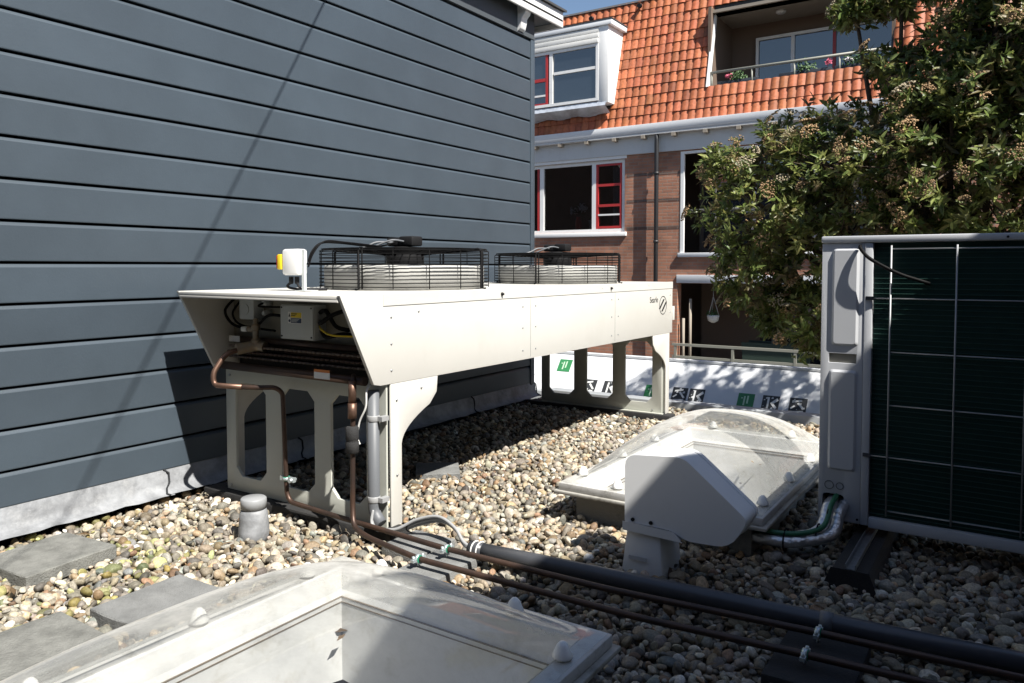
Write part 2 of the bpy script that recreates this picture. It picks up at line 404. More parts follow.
# ------------------------------------------------------------------ light
SUN = Vector((-1, .31, -1.35)).normalized()          # direction the light travels
to = -SUN
el = math.asin(to.z)
w = bpy.data.worlds.new('World'); S.world = w; w.use_nodes = True
nt = w.node_tree
sky = nt.nodes.new('ShaderNodeTexSky'); sky.sky_type = 'NISHITA'; sky.sun_disc = False
sky.sun_elevation = el; sky.sun_rotation = math.atan2(to.x, to.y)
sky.air_density = 1; sky.dust_density = .6; sky.ozone_density = 1.2
bg = nt.nodes['Background']; bg.inputs['Strength'].default_value = .065
nt.links.new(sky.outputs[0], bg.inputs['Color'])
sl = bpy.data.lights.new('sun', 'SUN'); sl.energy = 5; sl.angle = R(.53); sl.color = (1, .955, .88)
so = bpy.data.objects.new('sun', sl); COL.objects.link(so); so.location = (6,-2,12)
so.rotation_euler = SUN.to_track_quat('-Z', 'Y').to_euler()
S.view_settings.view_transform = 'Standard'; S.view_settings.look = 'None'; S.view_settings.exposure = 1.0; S.view_settings.gamma = 1
S.view_settings.use_curve_mapping = False
S.cycles.max_bounces = 8; S.cycles.diffuse_bounces = 2; S.cycles.transparent_max_bounces = 12; S.cycles.caustics_reflective = False; S.cycles.caustics_refractive = False
S.cycles.sample_clamp_indirect = 6

# ------------------------------------------------------------------ the ground and our flat roof
STREET = -3.4
bm = BM(); s = 600
bm.faces.new([bm.verts.new(p) for p in ((-s,-s,STREET),(s,-s,STREET),(s,s,STREET),(-s,s,STREET))])
structure('street_ground', bm, M['ground'])

SK1 = (-2.28,-1.06,.27,2.19,.23)      # flange x0,x1,y0,y1,z
SK2 = (-2.13,-1.0,3.69,5.62,.20)
RX0, RX1, RY0, RY1 = -4.33, 2.2, -4., 7.25
def sk_hole(k, m=.115): return (k[0]+m, k[1]-m, k[2]+m, k[3]-m)
h1 = sk_hole(SK1); h2 = sk_hole(SK2)
bm = BM()
plate(bm, [(RX0,RY0),(RX1,RY0),(RX1,RY1),(RX0,RY1)],
      [[(h[0],h[2]),(h[1],h[2]),(h[1],h[3]),(h[0],h[3])] for h in (h1,h2)], 'Z', -.3, -.045)
structure('flat_roof', bm, M['bed'])
bm = BM(); box(bm, RX0+.05, RX1-.05, RY0+.05, RY1-.05, STREET, -1.25)
structure('building_base', bm, M['brick'])
bm = BM(); box(bm, -4.33, 2.2, 7.25, 7.42, -.32, .05); box(bm, -9., -4.331, 7.3, 7.42, -.32, .02)
structure('roof_edge_kerb', bm, M['kerb'], bevel=.008)

# gravel -------------------------------------------------------------
def pebble_shapes(sub, n):
    out = []
    for i in range(n):
        b = bmesh.new(); bmesh.ops.create_icosphere(b, subdivisions=sub, radius=1)
        V = np.array([v.co[:] for v in b.verts]); F = np.array([[v.index for v in f.verts] for f in b.faces]); b.free()
        d = np.zeros(len(V))
        for _ in range(7):
            k = rng.normal(size=3); k /= np.linalg.norm(k)
            d += rng.uniform(-.10,.10)*np.sin(V@k*rng.uniform(1.5,3.4)+rng.uniform(0,6))
        for _ in range(3):                      # a few flattened sides
            k = rng.normal(size=3); k /= np.linalg.norm(k); h = rng.uniform(.62,.9)
            t = V@k; V = V-np.outer(np.maximum(t-h,0)*.8, k)
        V = V*(1+d)[:,None]*np.array([1, rng.uniform(.66,.95), rng.uniform(.45,.72)])
        out.append((V, F))
    return out
PAL = np.array([(.60,.53,.42),(.52,.43,.31),(.44,.38,.30),(.36,.33,.29),(.30,.29,.27),(.66,.62,.54),(.47,.36,.24),(.24,.22,.20),
                (.40,.28,.18),(.55,.50,.43),(.72,.70,.66),(.34,.22,.15),(.29,.31,.31),(.50,.46,.40),(.42,.39,.33),(.17,.16,.15)])
PW = np.array([11,10,11,9,8,7,7,5,4,10,4,3,4,9,9,3.]); PW /= PW.sum()
def rand_rot(n):
    q = rng.normal(size=(n,4)); q[:,1:3] *= .35; q /= np.linalg.norm(q,axis=1)[:,None]
    w_,x,y,z = q.T
    return np.stack([np.stack([1-2*(y*y+z*z),2*(x*y-z*w_),2*(x*z+y*w_)],1),np.stack([2*(x*y+z*w_),1-2*(x*x+z*z),2*(y*z-x*w_)],1),np.stack([2*(x*z-y*w_),2*(y*z+x*w_),1-2*(x*x+y*y)],1)],1)
SLABS = []     # filled below, also used to keep pebbles off the slabs: (cx, cy, hx, hy, angle)
def add_slab(cx, cy, hx, hy, ang): SLABS.append((cx,cy,hx,hy,ang))
add_slab(-3.87,1.80,.215,.215,R(4)); add_slab(-2.93,1.80,.17,.205,R(2)); add_slab(-2.955,1.30,.215,.215,R(-1))
add_slab(-3.33,4.10,.15,.15,R(40))
def spots(step, jit):
    xs = np.arange(-4.33, 1.3, step); ys = np.arange(.35, 7.26, step)
    X, Y = np.meshgrid(xs, ys); P = np.stack([X.ravel(), Y.ravel()],1)
    P += rng.uniform(-jit,jit,P.shape)
    dx = P[:,0]; dy = P[:,1]
    # keep what the place can show from the viewpoint and a step to each side of it
    keep = (dx > -2.55*dy-1.2) & (dx < .06*dy+.9) & (P[:,1] < 7.24) & (P[:,0] > -4.32)
    for k in (SK1, SK2):
        keep &= ~((P[:,0] > k[0]+.07) & (P[:,0] < k[1]-.07) & (P[:,1] > k[2]+.07) & (P[:,1] < k[3]-.07))
    for (cx,cy,hx,hy,a) in SLABS:
        c, s_ = math.cos(a), math.sin(a); u = (P[:,0]-cx)*c+(P[:,1]-cy)*s_; v = -(P[:,0]-cx)*s_+(P[:,1]-cy)*c
        keep &= ~((abs(u) < hx-.012) & (abs(v) < hy-.012))
    return P[keep]
def scatter(P, shapes, zlo, zhi, smin, smax):
    n = len(P); rot = rand_rot(n)
    sc = np.exp(rng.normal(math.log((smin*smax)**.5), .36, n)).clip(smin*.8, smax*1.25)
    zz = rng.uniform(zlo, zhi, n)
    # low swells in the bed
    zz += .012*np.sin(P[:,0]*3.1+1)*np.sin(P[:,1]*2.3)
    col = PAL[rng.choice(len(PAL), n, p=PW)]*np.array([.68,.665,.62])*np.exp(rng.normal(-.06,.30,(n,1)))*(1+rng.normal(0,.02,(n,3)))
    mossy = (P[:,0] < -3.1) & (P[:,1] < 2.3) & (rng.random(n) < .30*(.5+.5*np.sin(P[:,0]*9+P[:,1]*7)))
    col[mossy] *= np.array([.78,.86,.50])
    vi = rng.integers(0, len(shapes), n); Vs=[]; Fs=[]; Ts=[]; base=0
    for k,(V,F) in enumerate(shapes):
        ix = np.where(vi == k)[0]
        if not len(ix): continue
        W = np.einsum('nij,vj->nvi', rot[ix], V)*sc[ix][:,None,None]
        W[:,:,0] += P[ix,0][:,None]; W[:,:,1] += P[ix,1][:,None]; W[:,:,2] += zz[ix][:,None]
        nv = len(V)
        Vs.append(W.reshape(-1,3)); Ts.append(np.repeat(col[ix], nv, 0))
        Fs.append((F[None]+(np.arange(len(ix))*nv)[:,None,None]).reshape(-1,3)+base); base += nv*len(ix)
    return Vs, Fs, Ts, base
V=[];F=[];T=[];b0=0
hi = pebble_shapes(3, 10); lo = pebble_shapes(2, 14)
for step, zl, zh, mn, mx in ((.030,-.050,-.029,.011,.028),(.043,-.029,-.010,.012,.034)):
    P = spots(step, step*.55)
    near = P[:,1]-.35*P[:,0] < 4.2
    for sel, shp in ((near, hi),(~near, lo)):
        v,f,t,n = scatter(P[sel], shp, zl, zh, mn, mx)
        V += v; T += t; F += [x+b0 for x in f]; b0 += n
g = np_mesh('gravel', np.concatenate(V), np.concatenate(F), M['pebble'], tint=np.concatenate(T).clip(0,.78))
tag(g, 'rounded beige and grey river pebbles covering the flat roof', 'gravel', kind='stuff')

LV_=[];LT_=[]
for _ in range(260):
    x, y = rng.uniform(-4.2,.6), rng.uniform(.8,7.0)
    a = rng.uniform(0,6.28); ax = np.array([math.cos(a),math.sin(a),rng.uniform(-.3,.3)]); sd = np.array([-math.sin(a),math.cos(a),rng.uniform(-.3,.3)])
    L_ = rng.uniform(.015,.04); W_ = L_*rng.uniform(.12,.45); p = np.array([x,y,rng.uniform(.0,.016)])
    c_ = np.array([.13,.085,.045])*rng.uniform(.5,1.6)
    LV_.append(np.array([p-ax*L_, p+sd*W_+[0,0,.003], p+ax*L_, p-sd*W_+[0,0,.003]])); LT_.append(np.tile(c_,(4,1)))
lo_ = np_mesh('leaf_litter', np.concatenate(LV_), np.arange(4*len(LV_)).reshape(-1,4), M['pebble'], tint=np.concatenate(LT_), smooth=False)
tag(lo_, 'dry brown leaf scraps scattered among the pebbles', 'litter', kind='stuff')

# paving slabs -------------------------------------------------------
SL = ['mossy grey paving slab lying nearest the clad wall', 'square grey paving slab between the mossy slab and the skylight dome',
      'lichen-speckled grey slab partly behind the skylight dome edge', 'small grey slab half in shadow under the dry cooler']
for i,(cx,cy,hx,hy,a) in enumerate(SLABS):
    bm = BM(); nx = 12
    box(bm, -hx, hx, -hy, hy, -.04, (.028,.028,.028,.012)[i])
    bmesh.ops.subdivide_edges(bm, edges=bm.edges[:], cuts=7, use_grid_fill=True)
    bmesh.ops.bevel(bm, geom=[e for e in bm.edges if len(e.link_faces)==2 and e.calc_face_angle(0)>1], offset=.004, segments=1, affect='EDGES')
    for v in bm.verts:
        e = (abs(abs(v.co.x)-hx) < 1e-4)+(abs(abs(v.co.y)-hy) < 1e-4)
        if e: q = math.sin(v.co.x*61+i)*math.sin(v.co.y*53+2*i); v.co.x += .003*q; v.co.y += .003*math.cos(q*5); v.co.z -= (.003*abs(q) if v.co.z > 0 else 0)
        if i == 0: v.co.z += .02*(v.co.x+v.co.y)
    bmesh.ops.rotate(bm, verts=bm.verts, matrix=Matrix.Rotation(a,3,'Z')); bmesh.ops.translate(bm, verts=bm.verts, vec=(cx,cy,0))
    tag(obj('paving_slab', bm, M['slab'] if i in (0,2) else M['slab2']), SL[i], 'paving slab', 'paving slabs lying on the gravel')

# ------------------------------------------------------------------ slate-blue clad house
WX = -4.33
hs = thing('clad_house', 'slate blue house wall of horizontal boards under a white eaves fascia', 'house', (-7.5,2,STREET))
bm = BM()
sp = .2155; Y0c, Y1c = -4., 6.89
zs = [1.4+(1.43-1.4)*1.007+sp*k for k in range(-6, 12)]      # joint heights
zb = .165; ztop = 3.78
joints = [z for z in zs if z > zb+.05 and z < ztop]
edges = [zb]+joints+[ztop]
prof = []
for i in range(len(edges)-1):
    a, b = edges[i], edges[i+1]
    # each board: square bottom edge, flat face leaning a touch, bevelled top going back into the groove
    prof += [(WX-.03, a), (WX+.001, a+.001), (WX+.002, a+.006), (WX, b-.032), (WX-.003, b-.026), (WX-.013,b-.0125), (WX-.03, b-.0118)]
for ya, yb in ((Y0c, 1.995), (1.998, 4.0), (4.003, Y1c)) if False else ((Y0c, Y1c),):
    A = [bm.verts.new((x,ya,z)) for x,z in prof]; B = [bm.verts.new((x,yb,z)) for x,z in prof]
    for i in range(len(prof)-1):
        f = bm.faces.new((A[i],B[i],B[i+1],A[i+1])); 
        if abs(prof[i+1][0]-(WX-.03)) < 1e-5 and abs(prof[i][0]-(WX-.03)) < 1e-5: f.material_index = 1
obj('cladding', bm, [M['clad'], M['clad_dark']], hs)
bm = BM(); box(bm, -9, WX-.03, Y0c, 6.95, STREET, 4.12); obj('wall', bm, M['clad_dark'], hs)
bm = BM(); box(bm, WX-.04, WX+.012, 6.892, 6.96, .05, 3.80); box(bm, WX-.2, WX+.006, 6.961, 6.975, .05, 3.80); obj('corner_board', bm, M['clad'], hs, bevel=.004)
bm = BM(); box(bm, WX-.04, WX+.018, Y0c, 6.945, 3.78, 4.042); obj('frieze_board', bm, M['eave_shade'], hs)
# eaves
EX = -4.19
bm = BM(); box(bm, -9, EX, Y0c, 7.33, 4.045, 4.065); obj('soffit', bm, M['eave_shade'], hs)
bm = BM(); box(bm, EX-.025, EX, Y0c, 7.34, 3.985, 4.15); box(bm, -9, EX-.026, 7.318, 7.34, 3.985, 4.15); obj('fascia', bm, M['white'], hs, bevel=.004)
bm = BM()
prism(bm, [(EX+.03,4.152),(EX+.03,4.174),(-9.5,5.1),(-9.5,5.07)], 'Y', Y0c, 7.37); obj('roof', bm, M['roofdark'], hs)
for yb in (6.62, 5.38, 4.14, 2.9):
    bm = BM()
    prism(bm, [(WX+.018,4.044),(EX-.027,4.044),(EX-.027,3.985),(EX-.04,3.955),(WX+.085,3.945),(WX+.065,3.92),(WX+.06,3.88),(WX+.045,3.82),(WX+.018,3.80)], 'Y', yb, yb+.10)
    obj('bracket', bm, M['white'], hs, bevel=.006)
# lead flashing along the wall foot, in lapped lengths
ys = [-4,-.6,.55,1.66,2.70,3.75,4.8,5.85,6.97]
for i,(a,b) in enumerate(zip(ys, ys[1:])):
    bm = BM(); off = .0015*(i % 2); n = 14
    pr = [(WX-.012+off,.19),(WX-.004+off,.165),(WX+.008+off,.14),(WX+.018+off,.085),(WX+.035+off,.055),(WX+.075+off,.035),(WX+.10+off,.030)]
    rows = []
    for k in range(n+1):
        y = a-.03+(b-a+.03)*k/n
        rows.append([bm.verts.new((x+random.uniform(-.004,.005)*(j > 1)+ (.008 if k == n and j>1 else 0), y, z+random.uniform(-.005,.005)*(j > 3))) for j,(x,z) in enumerate(pr)])
    for A,B in zip(rows, rows[1:]):
        for j in range(len(pr)-1): bm.faces.new((A[j],A[j+1],B[j+1],B[j]))
    obj('flashing', bm, M['lead'], hs, smooth=True, angle=80)
    bm = BM(); tube(bm, [(x+.007,b-.01+.03*math.sin(j*1.1),z+.003) for j,(x,z) in enumerate(pr[1:])], .006, 6); obj('lap_seam', bm, M['clad_dark'], hs)

# ------------------------------------------------------------------ dry cooler
XR, XL = -2.726, -4.05
ZT, ZB = 1.262, .795
YN, YF = 2.62, 6.86
dc = thing('dry_cooler', 'long cream rooftop dry cooler on legs with two fans beside the clad wall', 'cooling unit', (-3.39,4.7,.08))
bm = BM()
side = [(YN,ZT),(YF,ZT),(YF,.785),(2.90,.79),(2.85,.80)]
plate(bm, side, [], 'X', XR-.02, XR); obj('side_panel', bm, M['cream'], dc, bevel=.002)
bm = BM(); plate(bm, side, [], 'X', XL, XL+.02); obj('side_panel', bm, M['cream'], dc, bevel=.002)
bm = BM(); box(bm, XL+.021, XR-.021, YN+.004, YF-.002, ZT-.022, ZT-.002); box(bm, XL+.021, XR-.021, YN+.004, YN+.02, ZT-.036, ZT-.0225); obj('top_panel', bm, M['cream'], dc, bevel=.003)
# seams on the side: a lapped top rail, bottom seam, small step at the far end
bm = BM(); box(bm, XR+.0005, XR+.003, 2.92, YF, 1.200, ZT-.001); obj('top_rail', bm, M['cream'], dc)
bm = BM(); box(bm, XR-.018, XR+.004, YF+.001, YF+.05, .90, 1.03); obj('end_tab', bm, M['cream'], dc, bevel=.002)
for y, z in ((2.98,1.14),(2.98,1.0),(2.98,.86),(4.25,1.14),(4.25,1.0),(4.25,.85),(4.0,1.235),(3.2,1.16),(5.4,1.235),(4.41,1.14),(4.41,1.0),(4.41,.85),(5.57,1.14),(5.57,1.0),(5.57,.85),(5.69,1.14),(5.69,1.0),(5.69,.85),(6.8,1.14),(6.8,.98),(6.3,1.235),(3.02,.70),(3.22,.74),(3.02,.30)):
    bm = BM(); lathe(bm, [(.006,XR),(.006,XR+.003),(.002,XR+.004)], (0,y,z), 'X', 8); obj('screw', bm, M['steel'], dc)
bm = BM(); box(bm, XR+.0005,XR+.0012, 2.92,YF, 1.1965,1.1995)
for y in (4.345,5.63): box(bm, XR+.0005,XR+.0011, y,y+.0022, .80,1.1964)
obj('seam', bm, M['skycurb'], dc)
for y in (4.0, 5.55):
    bm = BM(); lathe(bm, [(.011,XR+.003),(.011,XR+.01),(.006,XR+.02)], (0,y,1.23), 'X', 8); obj('lifting_bolt', bm, M['motor'], dc)
# bulkhead, coil block
bm = BM(); box(bm, XL+.021, XR-.021, 2.99, 3.0, .93, ZT-.023); obj('bulkhead', bm, M['cream_shade'], dc)
bm = BM(); box(bm, XL+.021, XR-.021, 3.03, YF-.05, .80, .93); obj('coil', bm, M['coil'], dc)
bm = BM(); box(bm, XL+.021, XR-.021, YF-.045, YF-.03, .80, ZT-.023); obj('end_panel', bm, M['cream'], dc)
# copper headers and rows of return bends
for (y,z,r) in ((2.955,.965,.020),(2.88,.812,.024)):
    bm = BM(); tube(bm, [(XL+.05,y,z),(XR-.09,y,z-.005)], r, 12); obj('header_pipe', bm, M['copper_dark'], dc)
for row,(z,y) in enumerate(((.925,2.935),(.893,2.925),(.861,2.935))):
    bm = BM(); n = 30
    for k in range(n):
        x = XL+.10+(XR-XL-.22)*k/(n-1)
        tube(bm, [(x-.011,2.99,z),(x-.011,y-.02,z+.004),(x-.006,y-.032,z+.005),(x+.006,y-.032,z+.005),(x+.011,y-.02,z+.004),(x+.011,2.99,z)], .0075, 6)
    obj('return_bends', bm, M['copper_dark'] if row == 1 else M['bend'], dc)
bm = BM(); box(bm, -3.55,-2.95, 2.972,2.988,.885,.92); obj('coil_plate', bm, M['copper'], dc)
# stickers on the headers
bm = BM(); box(bm, -4.00,-3.90, 2.931,2.934,.95,.985); obj('sticker', bm, M['white'], dc)
bm = BM(); box(bm, -3.17,-3.05, 2.853,2.8555,.80,.835,0); box(bm, -3.17,-3.05, 2.853,2.8555,.8351,.85,1); obj('sticker', bm, [M['white'],M['orange']], dc)
# junction boxes on the bulkhead
jb = obj('junction_box', box(BM(), -3.49,-3.215, 2.90,2.989, .995,1.19), M['boxgrey'], dc, bevel=.006)
bm = BM(); box(bm, -3.485,-3.22, 2.894,2.8995, 1.0,1.185); obj('lid', bm, M['boxgrey'], jb, bevel=.004)
bm = BM(); box(bm, -3.42,-3.305, 2.8925,2.8938, 1.085,1.15, 0); box(bm, -3.395,-3.31, 2.8912,2.8922, 1.118,1.147, 1); box(bm, -3.395,-3.31, 2.8912,2.8922, 1.088,1.115, 2)
prism(bm, [(-3.415,1.122),(-3.399,1.122),(-3.407,1.142)], 'Y', 2.8912,2.8922, 3); lathe(bm, [(.008,2.8912),(.008,2.8922)], (-3.407,0,1.10), 'Y', 12, 2)
for k in range(2): box(bm, -3.39,-3.39+.045-.012*k, 2.890,2.8910, 1.137-.009*k,1.141-.009*k, 3)
for k in range(3): box(bm, -3.39,-3.325-.01*k, 2.890,2.8910, 1.108-.007*k,1.1105-.007*k, 0)
obj('warning_label', bm, [M['white'],M['yellow'],M['navy'],M['ink']], jb)
for sx in (-3.473,-3.232):
    for sz in (1.012,1.173):
        bm = BM(); lathe(bm, [(.005,2.894),(.005,2.891)], (sx,0,sz), 'Y', 8); obj('screw', bm, M['motor'], jb)
bm = BM(); box(bm, -3.875,-3.74, 2.91,2.989, 1.09,1.235); jb2 = obj('control_box', bm, M['boxgrey'], dc, bevel=.01)
bm = BM(); lathe(bm, [(.03,2.905),(.03,2.9099)], (-3.81,0,1.15), 'Y', 14); obj('cover_plug', bm, M['boxgrey'], jb2)
for (x,z) in ((-3.68,1.19),(-3.68,1.13)):
    bm = BM(); lathe(bm, [(.018,2.988),(.018,2.95),(.012,2.93)], (x,0,z), 'Y', 10); obj('cable_gland', bm, M['boxgrey'], dc)
bm = BM(); tube(bm, smooth_path([(-3.68,2.93,1.19),(-3.62,2.86,1.175),(-3.5,2.95,1.17)]), .006, 6); obj('wire', bm, M['black'], dc)
bm = BM(); tube(bm, smooth_path([(-3.95,2.95,1.22),(-3.99,2.9,1.14),(-3.97,2.93,1.06),(-3.85,2.93,1.04),(-3.72,2.92,1.06),(-3.62,2.92,1.12),(-3.5,2.93,1.12)]), .009, 6); obj('wire', bm, M['black'], dc)
bm = BM(); tube(bm, smooth_path([(-3.93,2.97,1.2),(-3.96,2.93,1.12),(-3.9,2.95,1.05),(-3.6,2.95,1.03)]), .007, 6); obj('wire', bm, M['black'], dc)
bm = BM(); tube(bm, smooth_path([(-3.21,2.94,1.15),(-3.12,2.90,1.16),(-3.08,2.93,1.08),(-3.0,2.95,1.06)]), .012, 6); obj('wire', bm, M['black'], dc)
bm = BM(); tube(bm, smooth_path([(-3.21,2.94,1.1),(-3.14,2.88,1.1),(-3.05,2.9,1.15),(-2.95,2.95,1.17),(-2.85,2.97,1.1)]), .012, 6); obj('wire', bm, M['black'], dc)
bm = BM(); tube(bm, smooth_path([(-3.2,2.94,1.05),(-3.12,2.9,1.02),(-3.02,2.93,1.04),(-2.9,2.97,1.02)]), .012, 6); obj('wire', bm, M['black'], dc)
bm = BM(); tube(bm, smooth_path([(-3.21,2.93,1.075),(-3.12,2.87,1.06),(-3.05,2.88,1.035),(-2.9,2.95,1.03)]), .005, 6); obj('earth_wire', bm, M['yellow'], dc)
# end frames with three openings, side gussets
def end_frame(y, th, x0, x1):
    w_ = (x1-x0); holes = []
    for a, b in ((.09,.37),(.51,.785),(.915,1.185)):
        a = x0+a*w_/1.28; b = x0+b*w_/1.28
        holes.append(quadpts(a, b, .125+.0, .70, .055))
    bm = BM(); plate(bm, [(x0,.031),(x1,.031),(x1,.80),(x0,.80)], holes, 'Y', y, y+th); return bm
FZ = .0
fN = end_frame(2.955, .02, -4.07, -2.79); obj('end_frame', fN, M['frame'], dc, bevel=.0025)
fF = end_frame(6.70, .02, -4.07, -2.76); obj('end_frame', fF, M['frame'], dc, bevel=.0025)
def gusset(y, sgn, xa, xb):
    pts = [(y,.031),(y+sgn*.085,.031),(y+sgn*.085,.46)]
    for k in range(1,9):
        t = k/8; pts.append((y+sgn*(.085+.02*t+.24*t*t*.9), .46+.18*t+.065*t*t*0+.0))
    pts += [(y+sgn*.38,.70),(y+sgn*.39,.79),(y,.79)]
    bm = BM(); plate(bm, pts, [], 'X', xa, xb); return bm
for y, sg in ((2.975,1),(6.80,-1)):
    for xa, xb in ((XR-.014,XR-.002),(XL+.002,XL+.014)):
        obj('leg_gusset', gusset(y, sg, xa, xb), M['cream'], dc, bevel=.002)
for y0, y1 in ((2.953,2.975),(6.72,6.80)):
    for xa, xb in ((-2.79,XR-.015),(XL+.015,-4.0)):
        if y0 < 3 and xa < -3.5: continue
        bm = BM(); box(bm, xa, xb, y0, y0+.012, .031, .79); obj('leg_flange', bm, M['frame'], dc)
for fy in (2.953, 6.698):
    for bx_ in (-4.03,-2.85):
        for bz in (.06,.74):
            bm = BM(); lathe(bm, [(.008,fy+.001),(.008,fy-.004)], (bx_,0,bz), 'Y', 8); obj('bolt', bm, M['steel'], dc)
bm = BM(); box(bm, -4.05,-2.74, 6.66,6.698,.031,.038); obj('foot_rail', bm, M['frame'], dc)
# fans
def fan(cy, cx=-3.385):
    r = .55; z0, z1 = ZT, 1.515
    f = obj('fan', lathe(BM(), [(r-.03,z0),(r-.03,z0+.135),(r-.036,z0+.15),(r-.06,z0+.155),(r-.07,z0+.10),(r-.07,z0)], (cx,cy,0), 'Z', 48), M['drum'], dc)
    g = BM()
    for k in range(11):
        z = z0+.018+(z1-z0-.03)*k/10
        tube(g, [(cx+r*math.cos(a),cy+r*math.sin(a),z) for a in np.linspace(0,2*math.pi,48,endpoint=False)], .0027, 4, closed=True)
    for k in range(12):
        rr = r-.012-.033*k; z = z1-.012*0+ .0
        tube(g, [(cx+rr*math.cos(a),cy+rr*math.sin(a),z-.035*(k/12)) for a in np.linspace(0,2*math.pi,40,endpoint=False)], .0027, 4, closed=True)
    for k in range(16):
        a = 2*math.pi*k/16+.2; c, s_ = math.cos(a), math.sin(a)
        tk = .0075 if k % 4 == 0 else .003
        pts = [(cx+c*(r+.03),cy+s_*(r+.03),z0+.004),(cx+c*r,cy+s_*r,z0+.006),(cx+c*r,cy+s_*r,z1-.02),(cx+c*(r-.02),cy+s_*(r-.02),z1),(cx+c*.12,cy+s_*.12,z1-.035)]
        if k % 4 == 0:
            tube(g, pts, tk, 6)
            b2 = a+.045
            tube(g, [(cx+math.cos(b2)*r,cy+math.sin(b2)*r,z0+.006),(cx+math.cos(b2)*r,cy+math.sin(b2)*r,z1-.01),(cx+math.cos(b2)*.12,cy+math.sin(b2)*.12,z1-.03)], .005, 5)
        else: tube(g, pts[1:], tk, 5)
    obj('guard', g, M['black'], f)
    m_ = lathe(BM(), [(.10,1.36),(.125,1.37),(.125,1.485),(.12,1.50),(.11,1.53),(.05,1.535)], (cx,cy,0), 'Z', 24)
    obj('motor', m_, M['motor'], f)
    bm = BM()
    box(bm, cx-.11,cx-.0,cy-.06,cy+.05,1.536,1.592); box(bm, cx+.005,cx+.12,cy-.07,cy+.04,1.536,1.60)
    obj('terminal_box', bm, M['motor'], f, bevel=.012)
    bm = BM(); tube(bm, smooth_path([(cx-.05,cy-.06,1.56),(cx-.1,cy-.16,1.56),(cx-.14,cy-.22,1.53),(cx-.2,cy-.3,1.50)]), .008, 6)
    tube(bm, smooth_path([(cx+.05,cy-.07,1.565),(cx+.02,cy-.16,1.57),(cx-.08,cy-.24,1.52)]), .007, 6); obj('motor_cable', bm, M['pvc'], f)
    bl = BM()
    for k in range(5):
        a0 = 2*math.pi*k/5; vs = []
        for i in range(5):
            rr = .11+.33*i/4
            for j in range(5):
                a = a0+.95*(j/4)*(1-.15*i/4); vs.append(bl.verts.new((cx+rr*math.cos(a),cy+rr*math.sin(a),1.30+.10*(j/4)*(1-.3*i/4))))
        for i in range(4):
            for j in range(4): bl.faces.new((vs[i*5+j],vs[i*5+j+1],vs[i*5+j+6],vs[i*5+j+5]))
    bmesh.ops.solidify(bl, geom=bl.faces[:], thickness=.006)
    obj('blades', bl, M['motor'], f, smooth=True)
fan(3.84); fan(5.84)
# isolator switch on a bracket
iso = obj('isolator_switch', box(BM(), -3.622,-3.484, 3.02,3.10, 1.352,1.505), M['boxwhite'], dc, bevel=.016)
bm = BM(); box(bm, -3.482,-3.460, 3.05,3.066, ZT,1.50); box(bm, -3.484,-3.40, 3.0,3.10, ZT+.001,ZT+.004); obj('bracket', bm, M['boxgrey'], iso)
bm = BM(); box(bm, -3.655,-3.622, 3.015,3.105, 1.385,1.475); obj('switch_plate', bm, M['yellow'], iso, bevel=.006)
bm = BM(); box(bm, -3.682,-3.656, 3.03,3.09,1.39,1.47); obj('handle', bm, M['red'], iso, bevel=.006)
for k, x in enumerate((-3.585,-3.535)):
    bm = BM(); lathe(bm, [(.014,1.344),(.014,1.31),(.01,1.30)], (x,3.06,0), 'Z', 10)
    tube(bm, smooth_path([(x,3.06,1.31),(x-.02+.05*k,3.05,1.285),(x+.03,3.08,1.27),(x+.1,3.2,1.268)]), .008, 6); obj('cable_gland', bm, M['motor'], iso)
bm = BM(); tube(bm, smooth_path([(-3.46,3.08,1.43),(-3.45,3.10,1.49),(-3.44,3.16,1.54),(-3.43,3.3,1.545),(-3.42,3.6,1.53),(-3.40,3.76,1.56)]), .006, 6)
tube(bm, smooth_path([(-3.46,3.08,1.40),(-3.44,3.1,1.48),(-3.42,3.17,1.55),(-3.40,3.32,1.548),(-3.39,3.62,1.53)]), .0055, 6); obj('supply_cable', bm, M['black'], dc)
# maker's oval with diagonal stripes and small lettering
bm = BM()
def oval_ring(bm, cy, cz, ry, rz, wd, x0, x1, n=28):
    vs = []
    for k in range(n):
        a = 2*math.pi*k/n
        vs.append([bm.verts.new((x, cy+math.cos(a)*(ry+d), cz+math.sin(a)*(rz+d))) for x in (x0,x1) for d in (0,-wd)])
    for k in range(n):
        A = vs[k]; B = vs[(k+1) % n]
        for (i,j) in ((0,1),(1,3),(3,2),(2,0)): bm.faces.new((A[i],A[j],B[j],B[i]))
oval_ring(bm, 6.63, 1.05, .085, .085, .006, XR+.0005, XR+.002)
for k in (-1, 1):
    c = k*.028
    prism(bm, [(6.63+c-.05-.018,1.05-.055+(.0 if k>0 else .025)),(6.63+c-.05+.016,1.05-.055+(.0 if k>0 else .025)),(6.63+c+.05+.016,1.05+.055+(-.025 if k>0 else .0)),(6.63+c+.05-.018,1.05+.055+(-.025 if k>0 else .0))], 'X', XR+.0005, XR+.002)
obj('maker_emblem', bm, M['ink'], dc)
text_mesh('maker_name', 'Searle', M['ink'], .075, (XR+.001,6.42,1.105), Matrix.Rotation(R(90),3,'Z') @ Matrix.Rotation(R(90),3,'X'), dc)

# rubber beams the legs stand on
for y, lab in ((2.965,'black rubber beam under the cooler legs behind the vent stub'),(6.72,'black rubber beam under the cooler legs near the roof edge')):
    bm = BM(); box(bm, -4.22 if y < 4 else -4.2, -2.66, y-.075, y+.075, -.044, .03)
    tag(obj('rubber_beam', bm, M['rubber'], bevel=.008), lab, 'support beam', 'rubber beams under the dry cooler')

